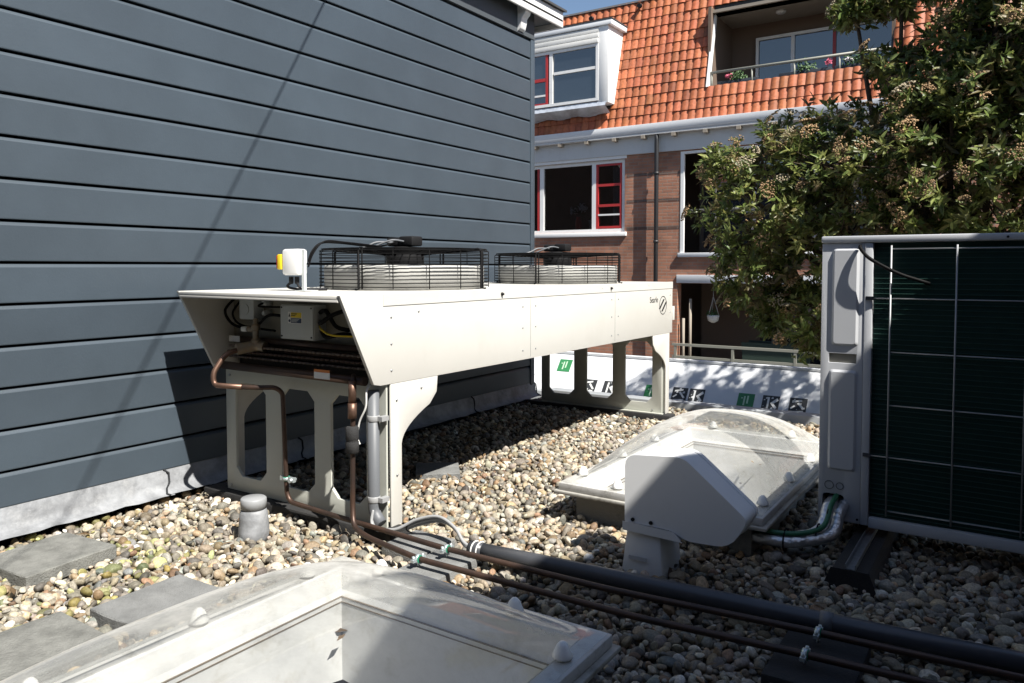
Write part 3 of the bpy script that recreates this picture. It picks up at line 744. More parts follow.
# ------------------------------------------------------------------ pipework
Z = .055
cp = thing('copper_pipe', 'copper pipe from the valve under the hood down behind a green clamp', 'pipe', (-3.41,2.9,.05))
bm = BM()
tube(bm, fillet([(-3.72,2.93,.93),(-3.765,2.74,.915),(-3.78,2.66,.80),(-3.77,2.66,.735),(-3.52,2.72,.735),(-3.42,2.80,.735),(-3.41,2.84,.70),(-3.41,2.86,.13),(-3.38,2.86,.085),(-3.1,2.865,.07),(-2.25,2.80,.075),(-1.4,2.82,.07),(-.58,2.89,.075),(.6,2.97,.07)], .06), .0135, 10)
obj('tube', bm, M['copper_dark'], cp)
bm = BM(); tube(bm, fillet([(-3.72,2.93,.9305),(-3.765,2.74,.9155),(-3.78,2.66,.80),(-3.77,2.66,.735),(-3.58,2.706,.7352)], .06), .0152, 10); obj('bright_bend', bm, M['copper'], cp)
bm = BM(); lathe(bm, [(.02,.93),(.03,.94),(.03,.97),(.018,.985),(.018,1.03),(.026,1.035),(.026,1.06),(.016,1.07),(.014,1.10)], (-3.71,2.90,0), 'Z', 14)
tube(bm, [(-3.80,2.90,1.035),(-3.71,2.90,1.035)], .016, 10); tube(bm, smooth_path([(-3.65,2.92,.935),(-3.71,2.90,.94),(-3.755,2.80,.925)]), .032, 12)
obj('valve', bm, M['brass'], cp, smooth=True)
bm = BM(); box(bm, -3.825,-3.775,2.88,2.92,1.02,1.05); obj('valve_handle', bm, M['cap'], cp, bevel=.008)
cp2 = thing('copper_pipe', 'copper pipe dropping beside the grey conduit and running past the skylight', 'pipe', (-2.86,2.85,.05))
bm = BM()
tube(bm, fillet([(-2.90,2.88,.83),(-2.86,2.84,.83),(-2.855,2.83,.78),(-2.855,2.82,.16),(-2.82,2.79,.07),(-2.68,2.74,.06),(-2.25,2.64,.07),(-1.2,2.66,.065),(-.585,2.71,.07),(.6,2.80,.065)], .07), .0135, 10)
obj('tube', bm, M['copper_dark'], cp2)
bm = BM(); tube(bm, [(-2.855,2.826,.815),(-2.855,2.825,.70)], .021, 12); tube(bm, [(-2.855,2.825,.70),(-2.855,2.823,.62)], .024, 12); obj('coupling', bm, M['copper'], cp2)
bm = BM(); lathe(bm, [(.026,.44),(.034,.445),(.034,.50),(.030,.505),(.034,.51),(.034,.575),(.026,.58)], (-2.855,2.822,0), 'Z', 16); obj('sleeve', bm, M['rubber'], cp2)
cd = thing('conduit', 'upright grey plastic conduit strapped to the cooler leg', 'conduit', (-2.79,2.9,.05))
bm = BM(); tube(bm, fillet([(-2.785,2.905,.76),(-2.785,2.905,.12),(-2.73,2.90,.07)], .06), .031, 16); obj('tube', bm, M['pvc'], cd)
for z in (.60,.175):
    bm = BM(); lathe(bm, [(.0325,z),(.0345,z+.004),(.0345,z+.028),(.0325,z+.032)], (-2.785,2.905,0), 'Z', 18); box(bm, -2.75,-2.72,2.90,2.953,z+.004,z+.028); obj('strap', bm, M['cable'], cd)
ca = thing('cable_loop', 'three pale grey cables looping from the conduit to the thick pipe', 'cable', (-2.4,2.95,.05))
for k in range(3):
    bm = BM(); d = .016*k
    tube(bm, smooth_path([(-2.78+d*.3,2.90-d*.5,.14),(-2.75,2.875-d*.5,.06+d*.3),(-2.62,2.91-d,.055+d*.4),(-2.52,2.96-d,.09+d),(-2.40,2.99-d,.12+d),(-2.28,2.96-d*.6,.10+d*.7),(-2.20,2.915,.06+d*.3),(-2.08,2.90,.055)]), .0085, 7)
    obj('cable', bm, M['cable'], ca)
bm = BM(); tube(bm, smooth_path([(-2.55,2.935,.045),(-2.56,2.90,.08),(-2.545,2.94,.125),(-2.535,2.97,.08)]), .004, 5); obj('cable_tie', bm, M['black'], ca)
wc = BM(); tube(wc, smooth_path([(-2.80,2.93,.80),(-2.785,2.86,.77),(-2.79,2.855,.68),(-2.83,2.85,.60),(-2.845,2.85,.52),(-2.84,2.86,.48)]), .0055, 6)
tag(obj('thin_cable', wc, M['cablewhite']), 'thin white cable hanging from the cooler casing to the sleeve', 'cable')
hp = thing('drain_pipe', 'thick grey plastic pipe lying across the pebbles beside two copper pipes', 'pipe', (-.8,3.05,.05))
bm = BM(); tube(bm, [(-2.15,2.895,.06),(-1.8,2.93,.06),(-.5,3.03,.06),(.7,3.13,.06)], .037, 20); tube(bm, [(-2.152,2.8948,.06),(-2.08,2.902,.06)], .0395, 20); obj('tube', bm, M['pvc_dark'], hp)
bm = BM(); tube(bm, [(-.60,3.0223,.06),(-.555,3.0258,.06)], .0405, 20); obj('joint', bm, M['pvc'], hp)
for k in range(2):
    bm = BM(); tube(bm, [(-2.125+.028*k,2.8976+.0028*k+.0405*math.cos(a),.06+.0405*math.sin(a)) for a in np.linspace(0,2*math.pi,20,endpoint=False)], .004, 5, closed=True); obj('tie', bm, M['cablewhite'], hp)
# support slabs with clamps
def support(name, lab, x0, x1, y0, y1, h, m, grp):
    bm = BM(); box(bm, x0,x1,y0,y1,-.044,h-.01); return tag(obj(name, bm, m, bevel=.005), lab, 'support block', grp)
gS = 'blocks carrying the pipes'
support('support_block', 'flat dark slab just in front of the cooler leg under the copper pipes', -2.60,-2.34, 2.76,3.02, .042, M['slab2'], gS)
support('support_block', 'dark grey slab under the two green pipe clamps', -2.33,-2.10, 2.56,2.88, .040, M['slab2'], gS)
support('support_block', 'black rubber block under the pipe clamps in deep shade', -.70,-.42, 2.58,3.02, .040, M['rubber'], gS)
def clamp(x, y, z, lab):
    c = thing('pipe_clamp', lab, 'pipe clamp', (x,y,z-.03), 'pipe clamps')
    bm = BM(); tube(bm, [(x-.011,y,z),(x+.011,y,z)], .0185, 14); obj('lining', bm, M['clampgreen'], c)
    bm = BM(); tube(bm, [(x-.008,y,z),(x+.008,y,z)], .0215, 14); box(bm, x-.009,x+.009,y-.045,y-.019,z-.006,z+.006); box(bm, x-.009,x+.009,y+.019,y+.042,z-.006,z+.006)
    lathe(bm, [(.007,z-.006),(.007,z+.02)], (x,y-.034,0), 'Z', 8); lathe(bm, [(.006,z-.006),(.006,z+.016)], (x,y+.031,0), 'Z', 8); obj('ring', bm, M['zinc'], c)
    bm = BM(); lathe(bm, [(.006,.04),(.006,z-.0215)], (x+.0,y,0), 'Z', 8); obj('stem', bm, M['zinc'], c)
clamp(-2.22,2.801,.075,'green-lined clamp on the copper pipe beside the thick pipe end')
clamp(-2.26,2.642,.070,'green-lined clamp nearest the front skylight dome')
clamp(-.58,2.89,.075,'zinc pipe clamp on black block nearest the thick pipe')
clamp(-.585,2.71,.070,'zinc pipe clamp on black block closer to the viewer')
c = thing('pipe_clamp', 'green-lined clamp halfway up the copper pipe at the cooler frame', 'pipe clamp', (-3.41,2.86,.2), 'pipe clamps')
bm = BM(); tube(bm, [(-3.41,2.86,.20),(-3.41,2.86,.225)], .0185, 14); obj('lining', bm, M['clampgreen'], c)
bm = BM(); tube(bm, [(-3.41,2.86,.204),(-3.41,2.86,.221)], .0215, 14); box(bm, -3.455,-3.43,2.85,2.87,.20,.225); box(bm, -3.39,-3.345,2.85,2.87,.20,.225); lathe(bm, [(.012,2.835),(.012,2.88)], (-3.36,0,.212), 'Y', 8); obj('ring', bm, M['zinc'], c)
# vent stub in the gravel
vs_ = thing('vent_stub', 'short grey roof vent stub with lead collar standing in pebbles', 'vent pipe', (-3.30,2.53,0))
bm = BM(); lathe(bm, [(.084,-.044),(.078,.02),(.074,.08),(.070,.115),(.064,.130),(.060,.133)], (-3.325,2.57,0), 'Z', 28); obj('collar', bm, M['lead'], vs_)
bm = BM(); lathe(bm, [(.058,.12),(.0595,.14),(.066,.143),(.066,.188),(.060,.194),(.0,.196)], (-3.325,2.57,0), 'Z', 28); obj('lid', bm, M['ventlid'], vs_)

# ------------------------------------------------------------------ skylights
def skylight(K, lab, height):
    x0,x1,y0,y1,zf = K
    t = thing('skylight', lab, 'skylight', ((x0+x1)/2,(y0+y1)/2,0), 'domed skylights in the gravel roof')
    def ring(bm, o, i, za, zb_):
        plate(bm, [(o[0],o[2]),(o[1],o[2]),(o[1],o[3]),(o[0],o[3])], [[(i[0],i[2]),(i[1],i[2]),(i[1],i[3]),(i[0],i[3])]], 'Z', za, zb_)
    def ins(m): return (x0+m,x1-m,y0+m,y1-m)
    bm = BM(); ring(bm, ins(.075), ins(.085), -.044, zf-.065); ring(bm, ins(.0851), ins(.111), -.044, zf-.107); obj('curb', bm, M['skycurb'], t)
    bm = BM(); ring(bm, ins(-.02), ins(.086), zf-.064, zf-.045); obj('base_flange', bm, M['skyedge'], t, bevel=.005)
    bm = BM(); ring(bm, ins(.0), ins(.075), zf-.044, zf-.004); obj('frame', bm, M['skyframe'], t, bevel=.006)
    # inner skirt sloping in from the frame, then the shaft
    bm = BM(); LP = []
    for (m_,z_) in ((.0755,zf-.006),(.082,zf-.012),(.100,zf-.085),(.1115,zf-.105)):
        q = ins(m_); LP.append([bm.verts.new((x,y,z_)) for x,y in ((q[0],q[2]),(q[1],q[2]),(q[1],q[3]),(q[0],q[3]))])
    for A,B in zip(LP,LP[1:]):
        for k in range(4): bm.faces.new((A[k],A[(k+1)%4],B[(k+1)%4],B[k]))
    obj('inner_skirt', bm, M['shaft'], t)
    bm = BM(); ring(bm, ins(.1125), ins(.120), -.60, zf-.106); obj('shaft_lining', bm, M['shaft'], t)
    bm = BM(); ring(bm, ins(.1145), ins(.1215), zf-.1055, zf-.1025); ring(bm, ins(.1202), ins(.1222), zf-.125, zf-.121); obj('gasket', bm, M['shaftline'], t)
    i = ins(.12); bm = BM(); box(bm, i[0]-.1,i[1]+.1,i[2]-.1,i[3]+.1, -.65,-.601); obj('ceiling_panel', bm, M['shaft'], t)
    # dome
    nx = 40; bm = BM(); G = []
    for a in range(nx+1):
        row = []
        for b in range(nx+1):
            u = -1+2*a/nx; v = -1+2*b/nx
            x = (x0+x1)/2+u*(x1-x0)/2*.985; y = (y0+y1)/2+v*(y1-y0)/2*.985
            e = .10
            uu = min(1, abs(u)/(1-e*.9)); vv = min(1, abs(v)/(1-e*.6))
            prof_ = ((1-uu**2.6)*(1-vv**2.6))
            z = zf+.001+height*max(0,prof_)**.72
            # moulded step just inside the flange
            row.append(bm.verts.new((x,y,z)))
        G.append(row)
    for a in range(nx):
        for b in range(nx): bm.faces.new((G[a][b],G[a+1][b],G[a+1][b+1],G[a][b+1]))
    obj('dome', bm, M['dome'], t, smooth=True, angle=80)
    m = .055
    L_ = y1-y0; W_ = x1-x0
    sp_ = [(x0+m, y0+L_*f) for f in (.10,.37,.64,.88)]+[(x1-m, y0+L_*f) for f in (.10,.37,.64,.88)]+[(x0+W_*f, y1-m) for f in (.22,.72)]+[(x0+W_*f, y0+m) for f in (.30,.75)]
    for (x,y) in sp_:
        bm = BM(); lathe(bm, [(.030,zf+.0045),(.032,zf+.010),(.026,zf+.022),(.019,zf+.040),(.010,zf+.050),(.0,zf+.053)], (x,y,0), 'Z', 16); obj('fastener_cap', bm, M['cap'], t)
skylight(SK1, 'large domed skylight in front with white shaft and its corner in shade', .25)
skylight(SK2, 'domed skylight behind the cowl vent beside the heat pump', .275)

# ------------------------------------------------------------------ cowl vent
cv = thing('cowl_vent', 'pale grey angular plastic cowl vent on a tapered base in the gravel', 'roof vent', (-1.43,3.36,0))
def rounded(pts, r, n=4):
    P = [Vector((p[0],p[1],0)) for p in pts]; out = []
    for i,p in enumerate(P):
        rr = r[i] if isinstance(r, (list,tuple)) else r
        a = P[i-1]-p; b = P[(i+1) % len(P)]-p; q = min(rr, a.length*.45, b.length*.45)
        s_ = p+a.normalized()*q; e = p+b.normalized()*q
        for k in range(n+1):
            t = k/n; v = s_*(1-t)**2+p*2*t*(1-t)+e*t*t; out.append((v.x,v.y))
    return out
hood = rounded([(-1.515,.215),(-1.515,.525),(-1.235,.548),(-.945,.315),(-1.02,.185),(-1.22,.178),(-1.285,.212)], [.003,.055,.04,.035,.07,.04,.02])
bm = BM(); prism(bm, hood, 'Y', 3.25, 3.44); obj('hood', bm, M['cowl'], cv, bevel=.018, seg=3, angle=50)
cx_, cz_ = -1.25, .37
bm = BM(); prism(bm, [(cx_+(x-cx_)*1.010, cz_+(z-cz_)*1.012) for x,z in hood], 'Y', 3.405, 3.412); obj('moulded_lip', bm, M['cowl'], cv, bevel=.002)
bm = BM(); prism(bm, [(-1.519,.178),(-1.519,.212),(-1.275,.205),(-1.24,.172)], 'Y', 3.238, 3.45); obj('collar', bm, M['cowl'], cv, bevel=.004)
bm = BM()
A = [bm.verts.new(p) for p in ((-1.535,3.245,-.044),(-1.325,3.245,-.044),(-1.325,3.49,-.044),(-1.535,3.49,-.044))]; B = [bm.verts.new(p) for p in ((-1.512,3.26,.178),(-1.345,3.26,.178),(-1.345,3.48,.178),(-1.512,3.48,.178))]
bm.faces.new(A[::-1]); bm.faces.new(B)
for k in range(4): bm.faces.new((A[k],A[(k+1)%4],B[(k+1)%4],B[k]))
obj('base', bm, M['cowl'], cv, bevel=.012)
for x in (-1.475,-1.385):
    bm = BM(); lathe(bm, [(.009,3.249),(.009,3.243)], (x,0,.228), 'Y', 10); obj('screw', bm, M['motor'], cv)
bm = BM(); box(bm, -1.49,-1.40,3.2365,3.241,.045,.062); obj('rating_plate', bm, M['ac'], cv)

# ------------------------------------------------------------------ heat pump
AY = 4.15; AX0, AX1 = -.845, .42; AZ0, AZ1 = .105, 1.555
hp_ = thing('heat_pump', 'tall pale heat pump cabinet with dark green coil behind a wire guard', 'heat pump', (-.2,4.35,.1))
bm = BM(); box(bm, AX0+.23, AX1, AY+.045, AY+.40, AZ0+.02, AZ1-.035); obj('body', bm, M['acdark'], hp_)
bm = BM(); box(bm, AX0-.004, AX1+.004, AY-.012, AY+.41, AZ1-.034, AZ1); obj('top_cover', bm, M['ac'], hp_, bevel=.008)
# front column with recesses
bm = BM()
plate(bm, [(AX0,AZ0),(-.645,AZ0),(-.645,AZ1-.036),(AX0,AZ1-.036)], [rounded([(-.824,.105+.03),(-.722,.105+.03),(-.722,.24),(-.824,.24)], .022), [(-.805,.915),(-.676,.915),(-.676,.962),(-.805,.962)]], 'Y', AY, AY+.012)
pn = obj('corner_panel', bm, M['ac'], hp_, bevel=.002)
bm = BM(); box(bm, AX0, AX0+.012, AY+.013, AY+.40, AZ0, AZ1-.036); box(bm, AX0+.013, -.60, AY+.389,AY+.40,AZ0,AZ1-.036); obj('side_panel', bm, M['ac'], hp_)
bm = BM(); box(bm, -.82,-.66, AY+.05, AY+.052, .1, 1.0); obj('recess_back', bm, M['acdark'], hp_)
for (x0,x1,z0,z1) in ((-.795,-.668,1.002,1.495),(-.803,-.668,.365,.88)):
    bm = BM(); pts = rounded([(x0,z0),(x1,z0),(x1,z1),(x0,z1)], .02, 4); pi = rounded([(x0+.012,z0+.012),(x1-.012,z0+.012),(x1-.012,z1-.012),(x0+.012,z1-.012)], .016, 4)
    A = [bm.verts.new((x,AY-.0005,z)) for x,z in pts]; B = [bm.verts.new((x,AY-.011,z)) for x,z in pi]; n = len(A)
    for k in range(n): bm.faces.new((A[k],A[(k+1)%n],B[(k+1)%n],B[k]))
    bm.faces.new(B); obj('embossed_panel', bm, M['ac'], pn, smooth=True, angle=25)
bm = BM(); box(bm, -.803,-.678, AY+.012,AY+.03, .917,.960); obj('handle_recess', bm, M['cream_shade'], pn)
for (x,r) in ((-.793,.021),(-.742,.017)):
    bm = BM(); tube(bm, [(x+r*math.cos(a),AY-.001,.284+r*math.sin(a)) for a in np.linspace(0,2*math.pi,20,endpoint=False)], .0022, 5, closed=True); obj('knockout', bm, M['pvc'], pn)
bm = BM(); box(bm, -.644,-.607, AY-.004, AY+.045, AZ0, AZ1-.036); obj('post', bm, M['ac'], hp_, bevel=.004)
bm = BM(); box(bm, -.606,AX1, AY-.002, AY+.05, AZ0-.01, AZ0+.042); obj('base_rail', bm, M['ac'], hp_, bevel=.004)
bm = BM(); box(bm, -.606,AX1, AY+.030, AY+.044, AZ0+.043, AZ1-.036); obj('coil_face', bm, M['fin'], hp_)
bm = BM(); n = 54
for k in range(n):
    z = AZ0+.06+(AZ1-AZ0-.12)*k/(n-1)
    box(bm, -.605,AX1, AY+.022, AY+.0295, z-.0015, z+.0015)
obj('coil_rows', bm, M['finrow'], hp_)
bm = BM(); 
for x in (-.525,-.247,.03,.307): tube(bm, [(x,AY-.012,.17),(x,AY-.012,1.505)], .0045, 6)
for z in (1.488,1.246,.983,.721,.463,.195): tube(bm, [(-.53 if z in (1.488,.983,.721,.195) else -.62,AY-.006,z),(AX1,AY-.006,z)], .0035, 6)
obj('wire_guard', bm, M['wire'], hp_)
for z in (1.246,.463):
    bm = BM(); box(bm, -.636,-.60, AY-.012,AY-.005, z-.009,z+.009); obj('guard_clip', bm, M['pvc_dark'], hp_)
for (x,z) in ((-.05,AZ1-.018),(-.655,.13)):
    bm = BM(); lathe(bm, [(.006,AY-.017),(.006,AY-.0125)], (x,0,z), 'Y', 8); obj('screw', bm, M['motor'], hp_)
bm = BM(); tube(bm, smooth_path([(-.665,AY-.012,1.505),(-.66,AY-.03,1.49),(-.62,AY-.05,1.445),(-.54,AY-.05,1.395),(-.47,AY-.03,1.36),(-.40,AY-.01,1.335),(-.36,AY+.01,1.32)]), [.009]*49, 8)
tag(obj('black_cable', bm, M['black']), 'short black cable drooping over the heat pump guard', 'cable')
# pipe bundle out of the knockout
pb = thing('pipe_bundle', 'silver wrapped pipes with a green cable curving out of the heat pump', 'pipe bundle', (-.95,3.9,.05))
path = [(-.775,4.20,.20),(-.785,4.10,.17),(-.80,3.98,.09),(-.90,3.88,.065),(-1.05,3.84,.065),(-1.25,3.86,.065),(-1.5,3.95,.06)]
for k,(dx,dy,dz,r,mm) in enumerate(((0,0,0,.033,'foil'),(.055,-.02,-.005,.028,'foil'))):
    bm = BM(); pp = smooth_path([(x+dx*(1 if i < 3 else .2),y+dy*(2 if i > 2 else 1),z+dz) for i,(x,y,z) in enumerate(path)]); tube(bm, pp, [r*(1+random.uniform(-.06,.06)) for _ in pp], 12); obj('wrapped_pipe', bm, M[mm], pb, smooth=True)
bm = BM(); tube(bm, smooth_path([(x+.02,y-.035,z+.035) for x,y,z in path]), .013, 8); obj('green_cable', bm, M['green'], pb)
for q in ((-.79,4.05,.14),(-.82,3.95,.08),(-.95,3.85,.06)):
    bm = BM(); tube(bm, [(q[0]+.02,q[1]-.005+.055*math.cos(a),q[2]+.055*math.sin(a)) for a in np.linspace(0,2*math.pi,16,endpoint=False)], .004, 5, closed=True); obj('tie', bm, M['black'], pb)
# rails on rubber under the unit
for x, lab in ((-.60,'black rubber foot with steel rail under the heat pump corner'),(.28,'black rubber foot with steel rail at the far end of the heat pump')):
    rf = thing('rubber_support', lab, 'rubber support', (x,4.2,0), 'rubber feet under the heat pump')
    bm = BM(); prism(bm, [(x-.11,-.044),(x+.11,-.044),(x+.075,.05),(x-.075,.05)], 'Y', 3.62, 4.6); obj('block', bm, M['rubber'], rf, bevel=.006)
    bm = BM()
    for a,b,z0,z1 in ((-.022,.022,.051,.054),(-.022,-.018,.054,.075),(.018,.022,.054,.075)): box(bm, x+a,x+b,3.64,4.58,z0,z1)
    obj('rail', bm, M['steel'], rf)

# ------------------------------------------------------------------ apartment building behind
FY = 15.0
ab = thing('apartment_building', 'brown brick apartment block with orange tiled mansard roof and red sashes', 'building', (-4,FY+4,STREET))
bX0, bX1 = -13., 6.
O1 = (-9.75,-7.05,2.15,3.70); O2 = (-5.80,-2.2,1.69,3.74); O3 = (-5.86,1.2,-.80,1.07)
def rect(o): return [(o[0],o[2]),(o[1],o[2]),(o[1],o[3]),(o[0],o[3])]
bm = BM(); plate(bm, [(bX0,STREET),(bX1,STREET),(bX1,4.3),(bX0,4.3)], [rect(O1),rect(O2),rect(O3)], 'Y', FY, FY+.22); obj('wall', bm, M['brick'], ab)
bm = BM(); box(bm, bX0, bX1, FY+2.2, FY+8, STREET, 7.0); box(bm, bX0, bX1, FY+.221, FY+2.19, 1.30,1.55); box(bm, bX0, bX1, FY+.221, FY+2.19, 4.0,4.3); obj('core', bm, M['insidewall'], ab)
# eaves: frieze board, soffit, gutter
bm = BM(); box(bm, bX0,bX1, FY-.05,FY-.003, 3.765,4.12); obj('frieze_board', bm, M['timber'], ab)
bm = BM(); box(bm, bX0,bX1, FY-.175,FY-.003, 4.12,4.16); obj('soffit', bm, M['timber'], ab)
bm = BM(); prism(bm, [(FY-.19,4.20),(FY-.17,4.164),(FY-.05,4.162),(FY-.05,4.34),(FY-.20,4.34)], 'X', bX0,bX1); obj('gutter', bm, M['gutter'], ab, bevel=.003)
for k in range(22):
    x = -9.25+.66*k
    bm = BM(); box(bm, x,x+.085, FY-.185,FY-.052, 4.05,4.118); obj('eaves_bracket', bm, M['ceil'], ab)
dp = BM(); tube(dp, fillet([(-6.28,FY-.13,4.16),(-6.28,FY-.13,3.9),(-6.28,FY-.13,STREET)], .1), .045, 12); obj('downpipe', dp, M['pipeblack'], ab)
for z in (3.3,1.9,.6):
    bm = BM(); tube(bm, [(-6.28,FY-.13,z),(-6.28,FY-.13,z+.05)], .055, 12); obj('pipe_collar', bm, M['pipeblack'], ab)
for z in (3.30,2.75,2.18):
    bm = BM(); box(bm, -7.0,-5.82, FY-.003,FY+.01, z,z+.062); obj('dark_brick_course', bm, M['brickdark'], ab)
# windows
def window(o, y, bars, parent, fm, depth=.07, fw=.075, name='window', glass=None):
    """bars: list of (orientation, position, from, to, width, material)"""
    x0,x1,z0,z1 = o
    glass = glass or M['glass']
    w_ = obj(name, plate(BM(), rect(o), [[(x0+fw,z0+fw),(x1-fw,z0+fw),(x1-fw,z1-fw),(x0+fw,z1-fw)]], 'Y', y, y+depth), fm, parent)
    bm = BM(); box(bm, x0+fw,x1-fw, y+depth*.6,y+depth*.75, z0+fw,z1-fw); obj('pane', bm, glass, w_)
    for (o_,p,a,b,wd,mm) in bars:
        bm = BM()
        if o_ == 'v': box(bm, p-wd/2,p+wd/2, y+.004,y+depth*.59, a,b)
        else: box(bm, a,b, y+.006,y+depth*.58, p-wd/2,p+wd/2)
        obj('glazing_bar', bm, mm, w_)
    return w_
RP, WP = M['redpaint'], M['white']
w1 = window((-9.75,-7.05,2.15,3.70), FY+.03, [('v',-7.80,2.22,3.63,.10,WP),('v',-9.13,2.22,3.63,.10,WP),('v',-9.22,2.22,3.63,.05,RP),
   ('v',-7.155,2.225,3.62,.05,RP),('v',-7.725,2.225,3.62,.05,RP),('h',3.17,-7.70,-7.18,.055,RP),('h',2.73,-7.70,-7.18,.055,RP),('h',2.26,-7.70,-7.18,.05,RP),('h',3.60,-7.70,-7.18,.04,RP),('h',2.53,-7.74,-7.13,.035,WP)], ab, WP, glass=M['clear'])
bm = BM(); box(bm, -9.80,-7.0, FY-.05,FY+.03, 2.06,2.149); obj('sill', bm, M['white'], w1, bevel=.008)
bm = BM(); box(bm, -9.80,-7.0, FY-.03,FY+.025, 3.70,3.763); obj('head', bm, M['white'], w1)
bm = BM()
for k in range(12):
    x = -7.38+.018*k; box(bm, x,x+.016, FY+.115+.012*(k%2),FY+.125+.012*(k%2), 2.23,3.6)
obj('curtain', bm, M['curtain'], w1)
# recessed loggia behind the tree
bm = BM(); box(bm, O2[0]-.01,O2[0]-.0, FY-.01,FY+.2, O2[2],O2[3]); obj('reveal', bm, M['greywhite'], ab)
w2 = window((-5.74,-2.25,1.72,3.70), FY+.95, [('v',-4.6,1.8,3.62,.09,WP),('v',-3.4,1.8,3.62,.09,WP),('h',2.55,-5.66,-4.65,.05,M['steel'])], ab, M['inside'])
bm = BM(); box(bm, -5.84,-2.2, FY-.06,FY+.25, 1.60,1.688); obj('sill', bm, M['gutter'], ab, bevel=.008)
bm = BM(); box(bm, -5.80,-5.735, FY-.012,FY+.05, 1.69,3.74); box(bm,-5.734,-2.2,FY-.012,FY+.05,3.69,3.74); obj('opening_trim', bm, M['white'], ab)
bm = BM(); tube(bm, [(-5.73,FY+.1,2.55),(-2.2,FY+.1,2.55)], .022, 8); obj('guard_rail', bm, M['railing'], ab)
# gallery below
w3 = window((-4.55,1.0,-.80,1.04), FY+1.5, [('v',-4.15,-.8,1.0,.10,M['railing']),('v',-3.1,-.8,1.0,.10,M['railing']),('v',-1.9,-.8,1.0,.10,M['railing'])], ab, M['inside'])
bm = BM(); box(bm, -5.86,-4.56, FY+1.45,FY+1.5, -.8,1.07); obj('gallery_wall', bm, M['insidewall'], ab)
bm = BM(); box(bm, -5.87,1.2, FY-.03,FY+.1, 1.075,1.24); obj('lintel', bm, M['gutter'], ab, bevel=.006)
bm = BM(); box(bm, -6.4,1.6, FY-.25,FY+1.4, -.98,-.80); obj('gallery_floor', bm, M['concrete'], ab)
rl = BM(); box(rl, -5.90,1.3, FY-.16,FY-.11, -.20,-.15); obj('gallery_railing', rl, M['railing'], ab)
gr = ab.children[-1]
bm = BM(); box(bm, -5.90,1.3, FY-.15,FY-.12, -.45,-.40); obj('lower_rail', bm, M['railing'], gr)
for k in range(7):
    x = -5.86+1.18*k; bm = BM(); box(bm, x,x+.05, FY-.155,FY-.115, -.98,-.201); obj('post', bm, M['railing'], gr)
bm = BM(); tube(bm, [(-5.62,FY+.12,-.8),(-5.62,FY+.12,.75)], .03, 8); tube(bm, [(-5.74,FY+.05,-.8),(-5.74,FY+.05,.35)], .03, 8); obj('bamboo_pole', bm, M['ceil'], ab)
# roof tiles
SL_ = .26                                  # setback per metre of rise
def roof_y(z): return FY-.10+(z-4.34)*SL_
TV=[];TF=[];TT=[];nb=0
tw, th = .160, .215
LG = (-5.28,-2.0,5.0,6.5); DM = (-9.9,-7.26,4.80,6.62)
rows = int((7.16-4.34)/th)
for r_ in range(rows):
    z0 = 4.345+th*r_
    for c_ in range(int((bX1-bX0)/tw)):
        x = bX0+tw*c_
        if x+tw > LG[0]+.04 and x < LG[1]-.02 and z0+th*.5 > LG[2] and z0 < LG[3]: continue
        if x+tw > DM[0] and x < DM[1]-.16 and z0+th*.5 > DM[2]-.1 and z0 < DM[3]-.1: continue
        tc_ = np.array([.40,.120,.050])*rng.uniform(.78,1.15)*(1+rng.normal(0,.04,3))
        if rng.random() < .06: tc_ *= .7
        V_=[]
        jx = rng.normal(0,.004); jy = rng.normal(0,.003)
        for j in range(7):
            u = j/6; hgt = .026*math.sin(math.pi*min(1,u/.84))**.55 if 0 < u < .84 else .0
            hgt -= .004*(u > .84)
            for q,(zz,off) in enumerate(((z0-.010+.010*abs(u-.42),.0),(z0-.010+.010*abs(u-.42),.030),(z0-.0099+.010*abs(u-.42),.030),(z0+th*.5,.021),(z0+th+.004,.011))):
                V_.append((x+jx+u*tw*1.02, roof_y(zz)-hgt-off+jy-(.004*math.sin(x*1.7)), zz+hgt*.1))
        TV.append(np.array(V_)); TT.append(np.tile(tc_, (35,1)))
        f = [(j*5+q, (j+1)*5+q, (j+1)*5+q+1, j*5+q+1) for j in range(6) for q in (0,2,3)]
        TF.append(np.array(f)+nb); nb += 35
rfo = np_mesh('roof', np.concatenate(TV), np.concatenate(TF), M['tile'], ab, np.concatenate(TT).clip(0,1))
bm = BM()      # roof deck behind the tiles, with the loggia opening
plate(bm, [(bX0,4.30),(bX1,4.30),(bX1,7.12),(bX0,7.12)], [[(LG[0],LG[2]),(LG[1],LG[2]),(LG[1],LG[3]),(LG[0],LG[3])]], 'Y', 0, .12)
for v in bm.verts: v.co.y += roof_y(v.co.z)+.01
obj('roof_deck', bm, M['roofdark'], ab)
bm = BM(); prism(bm, [(roof_y(7.12)-.06,7.12),(roof_y(7.12)+.05,7.2),(FY+8,8.4),(FY+8,7.1)], 'X', bX0, bX1); obj('upper_roof', bm, M['roofdark'], ab)
for (x,z) in ((-8.10,6.92),(-6.95,7.0)):
    bm = BM(); lathe(bm, [(.05,-.16),(.055,-.10),(.035,-.08),(.0,-.075)], (x,roof_y(z),z), 'Y', 12); obj('vent_tile', bm, M['tile'], rfo)
